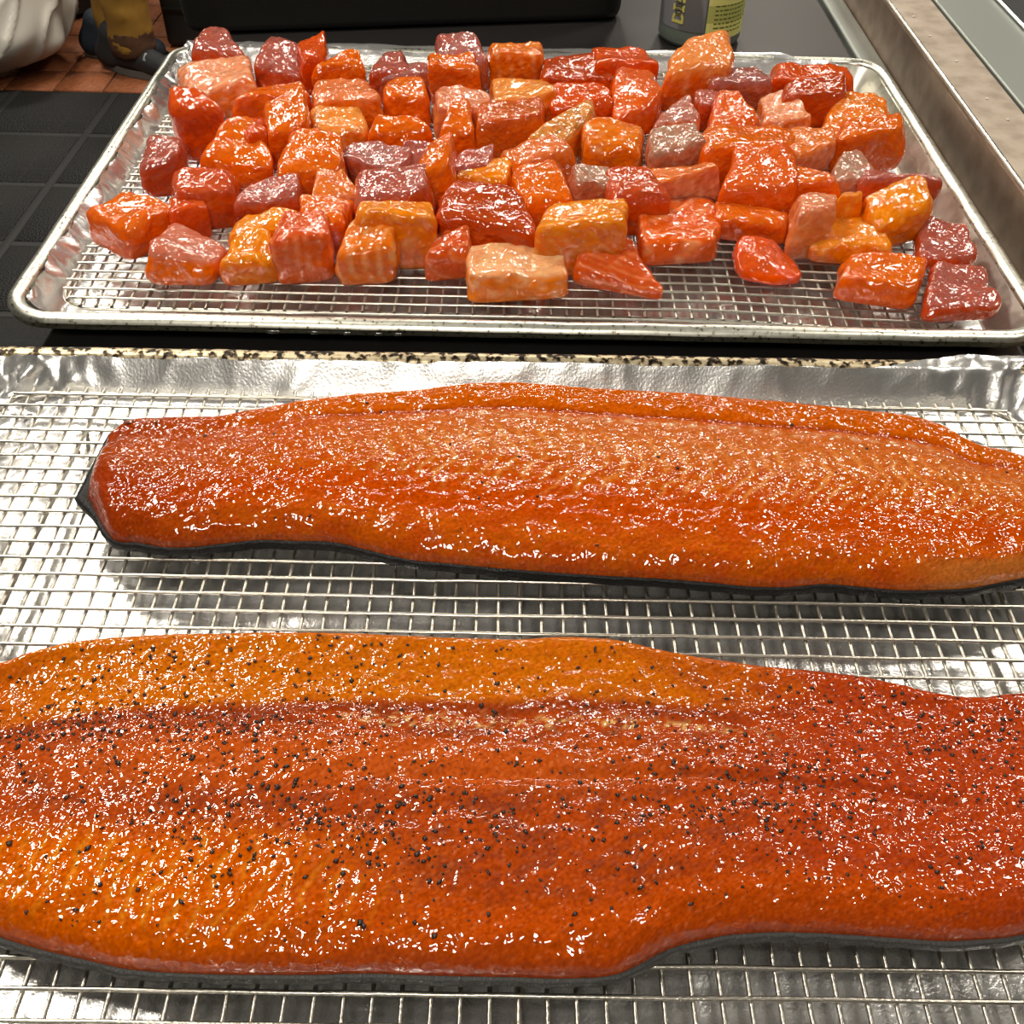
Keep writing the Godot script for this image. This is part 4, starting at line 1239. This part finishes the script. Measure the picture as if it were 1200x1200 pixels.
	chunk("vein", "orange cube with diagonal pale lines at the back foil", [-28.8, 956.9, -910.1, 14.8, 956.9, -919.3, 16.3, 956.9, -893.6, -28.1, 956.9, -886.7, -29.8, 921.4, -910.4, 15.7, 921.4, -920.1, 17.3, 921.4, -893.2, -29.1, 921.4, -886])
	chunk("palepink", "matte pale pink chunk behind the sharp orange peak", [-71.6, 950.2, -823.6, -28.9, 950.2, -833.5, -21.7, 950.2, -797.3, -66.7, 950.2, -786, -72.7, 921.4, -824.2, -28.1, 921.4, -834.6, -20.6, 921.4, -796.7, -67.6, 921.4, -784.9])
	chunk("orange", "sharp orange peak in mid pan in front of the matte pale pink one", [-53.6, 960, -782.6, -41.8, 960, -792.1, -33.3, 960, -746.4, -61.2, 960, -744.9, -53.9, 921.4, -783.4, -41.5, 921.4, -793.3, -32.7, 921.4, -745.5, -61.8, 921.4, -743.9], false, [6, 3, -4, -5, 6.5])
	chunk("darkorange", "brown orange chunk with a dull wide top right of the sharp orange peak", [-32.6, 954.4, -790.8, 16.3, 954.4, -804.2, 16.1, 954.4, -762.5, -33.2, 954.4, -749.9, -33.7, 921.4, -791.4, 17.4, 921.4, -805.4, 17.3, 921.4, -761.8, -34.4, 921.4, -748.6])
	chunk("paleglaze", "orange chunk with a golden foamy patch, two behind the striped wedge", [-24.7, 950.8, -858.3, 21.9, 950.8, -868.9, 27.6, 950.8, -819.3, -20.2, 950.8, -805.6, -25.9, 921.4, -859.2, 22.9, 921.4, -870.4, 28.8, 921.4, -818.4, -21.2, 921.4, -804.1])
	chunk("darkred", "wide dark red chunk in the back row right of the line marked cube", [19.2, 950.5, -898.4, 75.7, 950.5, -906.1, 78.3, 950.5, -865.1, 17.2, 950.5, -853.6, 17.9, 921.4, -899.2, 77, 921.4, -907.2, 79.7, 921.4, -864.4, 15.8, 921.4, -852.4])
	chunk("red", "red orange chunk directly in front of the wide dark red one", [24.6, 951.6, -837.5, 67.8, 951.6, -847.7, 73.3, 951.6, -806.9, 24.2, 951.6, -804.2, 23.6, 921.4, -838.1, 68.7, 921.4, -848.7, 74.5, 921.4, -806.1, 23.1, 921.4, -803.3])
	chunk("stripe", "long tan wedge with fine parallel stripes in the middle of the pan", [3.1, 957.2, -735.1, 55.6, 957.2, -802.4, 58.9, 957.2, -776.3, 32.1, 957.2, -731.9, 1.5, 921.4, -733.9, 56.4, 921.4, -804.2, 59.9, 921.4, -777, 31.9, 921.4, -730.5], false, [-5, 4, 2, -5, 6.5])
	chunk("vein", "orange chunk with striped right side just right of the tan striped wedge", [49.5, 953.3, -757.3, 92.8, 953.3, -768, 88.6, 953.3, -730.4, 47, 953.3, -728.2, 48.6, 921.4, -757.9, 93.8, 921.4, -769, 89.5, 921.4, -729.7, 46, 921.4, -727.4], false, [4, 2, -4, -2, 5.5])
	chunk("sparkle", "tall red orange chunk whose whole top glitters with white glaze", [74.7, 957.1, -866.9, 108.1, 957.1, -876.9, 113.6, 957.1, -815.3, 71.5, 957.1, -782.4, 73.9, 921.4, -868.3, 108.9, 921.4, -878.8, 114.6, 921.4, -814.4, 70.5, 921.4, -780], false, [5, 2, -6, -4, 5.5])
	chunk("red", "dark red back row chunk with a dip in its top, left of the bottle", [62.4, 956, -917.1, 103.8, 956, -928.4, 114.9, 956, -886.3, 61.9, 956, -870.8, 61.3, 921.4, -917.9, 104.6, 921.4, -929.7, 116.2, 921.4, -885.6, 60.8, 921.4, -869.4])
	chunk("paletop", "large chunk with a pale orange top and plain deep orange front, before the spray bottle", [133.8, 966, -901.5, 176.8, 966, -926, 177.3, 966, -866.5, 114.4, 966, -846.7, 133, 921.4, -902.2, 178, 921.4, -927.9, 178.6, 921.4, -865.7, 112.7, 921.4, -845], false, [1, 3, -2, -4, 6])
	chunk("purple", "long mauve skinned chunk in the back row, right of the bottle", [157.6, 952.7, -877.4, 199.3, 952.7, -892.2, 210, 952.7, -860.5, 154.9, 952.7, -849.5, 156.6, 921.4, -877.8, 200.2, 921.4, -893.2, 211.3, 921.4, -860.1, 153.8, 921.4, -848.6])
	chunk("burgundy", "small dark maroon chunk half hidden under the long mauve one", [143.8, 948.1, -849.4, 169.7, 948.1, -858.6, 170.2, 948.1, -828.2, 143.4, 948.1, -819.3, 143.2, 921.4, -849.8, 170.3, 921.4, -859.5, 170.9, 921.4, -827.7, 142.8, 921.4, -818.4])
	chunk("purplestripe", "mauve striped chunk with an orange left corner behind the grey skinned one", [109.4, 952, -806.9, 136.6, 952, -832.3, 139.1, 952, -787.3, 104.4, 952, -775.1, 108.8, 921.4, -807.2, 137.3, 921.4, -833.7, 139.9, 921.4, -786.7, 103.6, 921.4, -774], false, [-4, 3, 0, -3, 7])
	chunk("sparkle", "pointed orange chunk with glittering glaze right of the mauve striped one", [158.3, 952.7, -835.2, 175.1, 952.7, -830.6, 190.4, 952.7, -784.7, 142.1, 952.7, -765.1, 157.9, 921.4, -836.6, 175.5, 921.4, -831.8, 191.5, 921.4, -783.9, 141, 921.4, -763.3], false, [7, 4, -4, -6, 6])
	chunk("greyskin", "chunk with silvery grey skin on top and a dull plum front", [95.3, 954.9, -752.1, 130.3, 954.9, -750.7, 138.3, 954.9, -724.1, 94.1, 954.9, -712.6, 94.4, 921.4, -752.9, 131, 921.4, -751.4, 139.4, 921.4, -723.6, 93.2, 921.4, -711.6])
	chunk("palestripe", "small whitish pink chunk with a tapered right end", [198.9, 946.5, -851, 220.2, 946.5, -844.6, 231.9, 946.5, -797.9, 192.4, 946.5, -792.2, 198.4, 921.4, -852.3, 220.6, 921.4, -845.6, 232.9, 921.4, -796.8, 191.6, 921.4, -790.9])
	chunk("orange", "long rosy orange chunk right of the grey skinned one", [137.4, 956.6, -751.9, 210.1, 956.6, -765.7, 199, 956.6, -723.3, 131, 956.6, -710.6, 135.9, 921.4, -752.5, 212, 921.4, -766.9, 200.4, 921.4, -722.7, 129.2, 921.4, -709.4])
	chunk("pinkside", "pinkish streaked chunk at the right end of the long rosy one", [205.3, 955.1, -762.6, 234.4, 955.1, -759.2, 230.2, 955.1, -731.7, 191.8, 955.1, -706.7, 204.9, 921.4, -763.6, 235.3, 921.4, -760.1, 230.8, 921.4, -731.3, 190.8, 921.4, -705.2])
	chunk("red", "wide orange red slab in the back right corner of the pan", [219.9, 946.7, -917.3, 281.7, 946.7, -908.3, 285.9, 946.7, -883.8, 212.8, 946.7, -875.5, 218.5, 921.4, -918.3, 283.1, 921.4, -908.8, 287.6, 921.4, -883.2, 211.1, 921.4, -874.6])
	chunk("darkred", "dark red glazed chunk in front of the wide corner slab", [217.2, 953.5, -850.2, 266.5, 953.5, -864.8, 263.7, 953.5, -833.8, 208.6, 953.5, -823.3, 216.2, 921.4, -850.6, 267.7, 921.4, -865.8, 264.8, 921.4, -833.4, 207.3, 921.4, -822.4])
	chunk("vein", "orange chunk with pale arcs across its rounded top near the right wall", [263.3, 947.9, -860.8, 294.6, 947.9, -845.3, 299.6, 947.9, -798.2, 231.9, 947.9, -782.5, 262.9, 921.4, -862.5, 295.6, 921.4, -846.4, 300.8, 921.4, -797.2, 230.1, 921.4, -780.7], false, [5, 4, -6, -3, 5])
	chunk("orange", "bright orange chunk by the right wall below the one with pale arcs", [247, 954.1, -778.2, 291.8, 954.1, -784, 290.7, 954.1, -757.2, 236.2, 954.1, -747.8, 246.1, 921.4, -778.7, 292.9, 921.4, -784.8, 291.8, 921.4, -756.7, 234.8, 921.4, -746.9])
	chunk("greyskin", "brownish chunk with a pale translucent grey saddle on top", [233.2, 950.5, -729.9, 253.6, 950.5, -740.3, 261.1, 950.5, -693.8, 223.8, 950.5, -692, 232.8, 921.4, -730.6, 254, 921.4, -741.5, 261.9, 921.4, -692.9, 223, 921.4, -691], false, [4, 4, -6, -3, 5])
	chunk("burgundy", "long pinkish burgundy chunk touching the right pan wall", [243.8, 949.7, -704.4, 298, 949.7, -699.8, 294.9, 949.7, -683.8, 242.5, 949.7, -684.1, 242.6, 921.4, -704.9, 299.2, 921.4, -700.1, 296, 921.4, -683.4, 241.3, 921.4, -683.7])
	chunk("sparkle", "big red orange chunk heavily beaded with glaze, behind the long low one", [157, 954.8, -716.2, 197.9, 954.8, -716.8, 191.9, 954.8, -668.6, 138.2, 954.8, -665.9, 156.4, 921.4, -717.3, 199.1, 921.4, -717.9, 192.9, 921.4, -667.5, 136.7, 921.4, -664.8], false, [4, 0, -5, -6, 6.5])
	chunk("pinkside", "squat chunk with an orange top and dusky pink front, behind the square striped one", [94.6, 951.6, -697.5, 141.2, 951.6, -716.3, 141.7, 951.6, -688.3, 95.3, 951.6, -674.6, 93.5, 921.4, -697.7, 142.2, 921.4, -717.3, 142.8, 921.4, -688, 94.2, 921.4, -673.7])
	chunk("greyskin", "pale grey pink chunk behind the yellow amber one", [33.7, 954.9, -682.8, 63.1, 954.9, -691.5, 68.1, 954.9, -663.4, 37.5, 954.9, -655.1, 32.9, 921.4, -683.3, 63.6, 921.4, -692.4, 68.9, 921.4, -663, 36.9, 921.4, -654.3])
	chunk("redglaze", "red glazed chunk right of the pale grey pink one", [59.2, 956.5, -674.5, 90, 956.5, -684.6, 104.8, 956.5, -653.3, 61.4, 956.5, -643.1, 58.3, 921.4, -675, 90.5, 921.4, -685.5, 106, 921.4, -652.8, 60.6, 921.4, -642.2])
	chunk("orange", "thin flat orange slab above the pale pink upright chunk", [196.3, 951.8, -702.2, 219.4, 951.8, -690.2, 224.6, 951.8, -668, 189.1, 951.8, -677.4, 195.8, 921.4, -703, 220, 921.4, -690.5, 225.4, 921.4, -667.2, 188.3, 921.4, -677.1])
	chunk("amber", "small amber nub right of the thin flat slab", [224.3, 949.5, -672.4, 236.9, 949.5, -670.3, 235.1, 949.5, -656.6, 218.8, 949.5, -653.2, 224.1, 921.4, -672.9, 237.2, 921.4, -670.6, 235.4, 921.4, -656.3, 218.4, 921.4, -652.7])
	chunk("palepink", "pale pink upright chunk left of the bubbly amber one", [190, 958.8, -655.5, 214.9, 958.8, -652.7, 208.1, 958.8, -626.2, 180.7, 958.8, -618.6, 189.6, 921.4, -656.3, 215.7, 921.4, -653.3, 208.6, 921.4, -625.6, 179.9, 921.4, -617.7])
	tote()
	bottle()
	person()
	rubbish_bag()
	floor_bins()
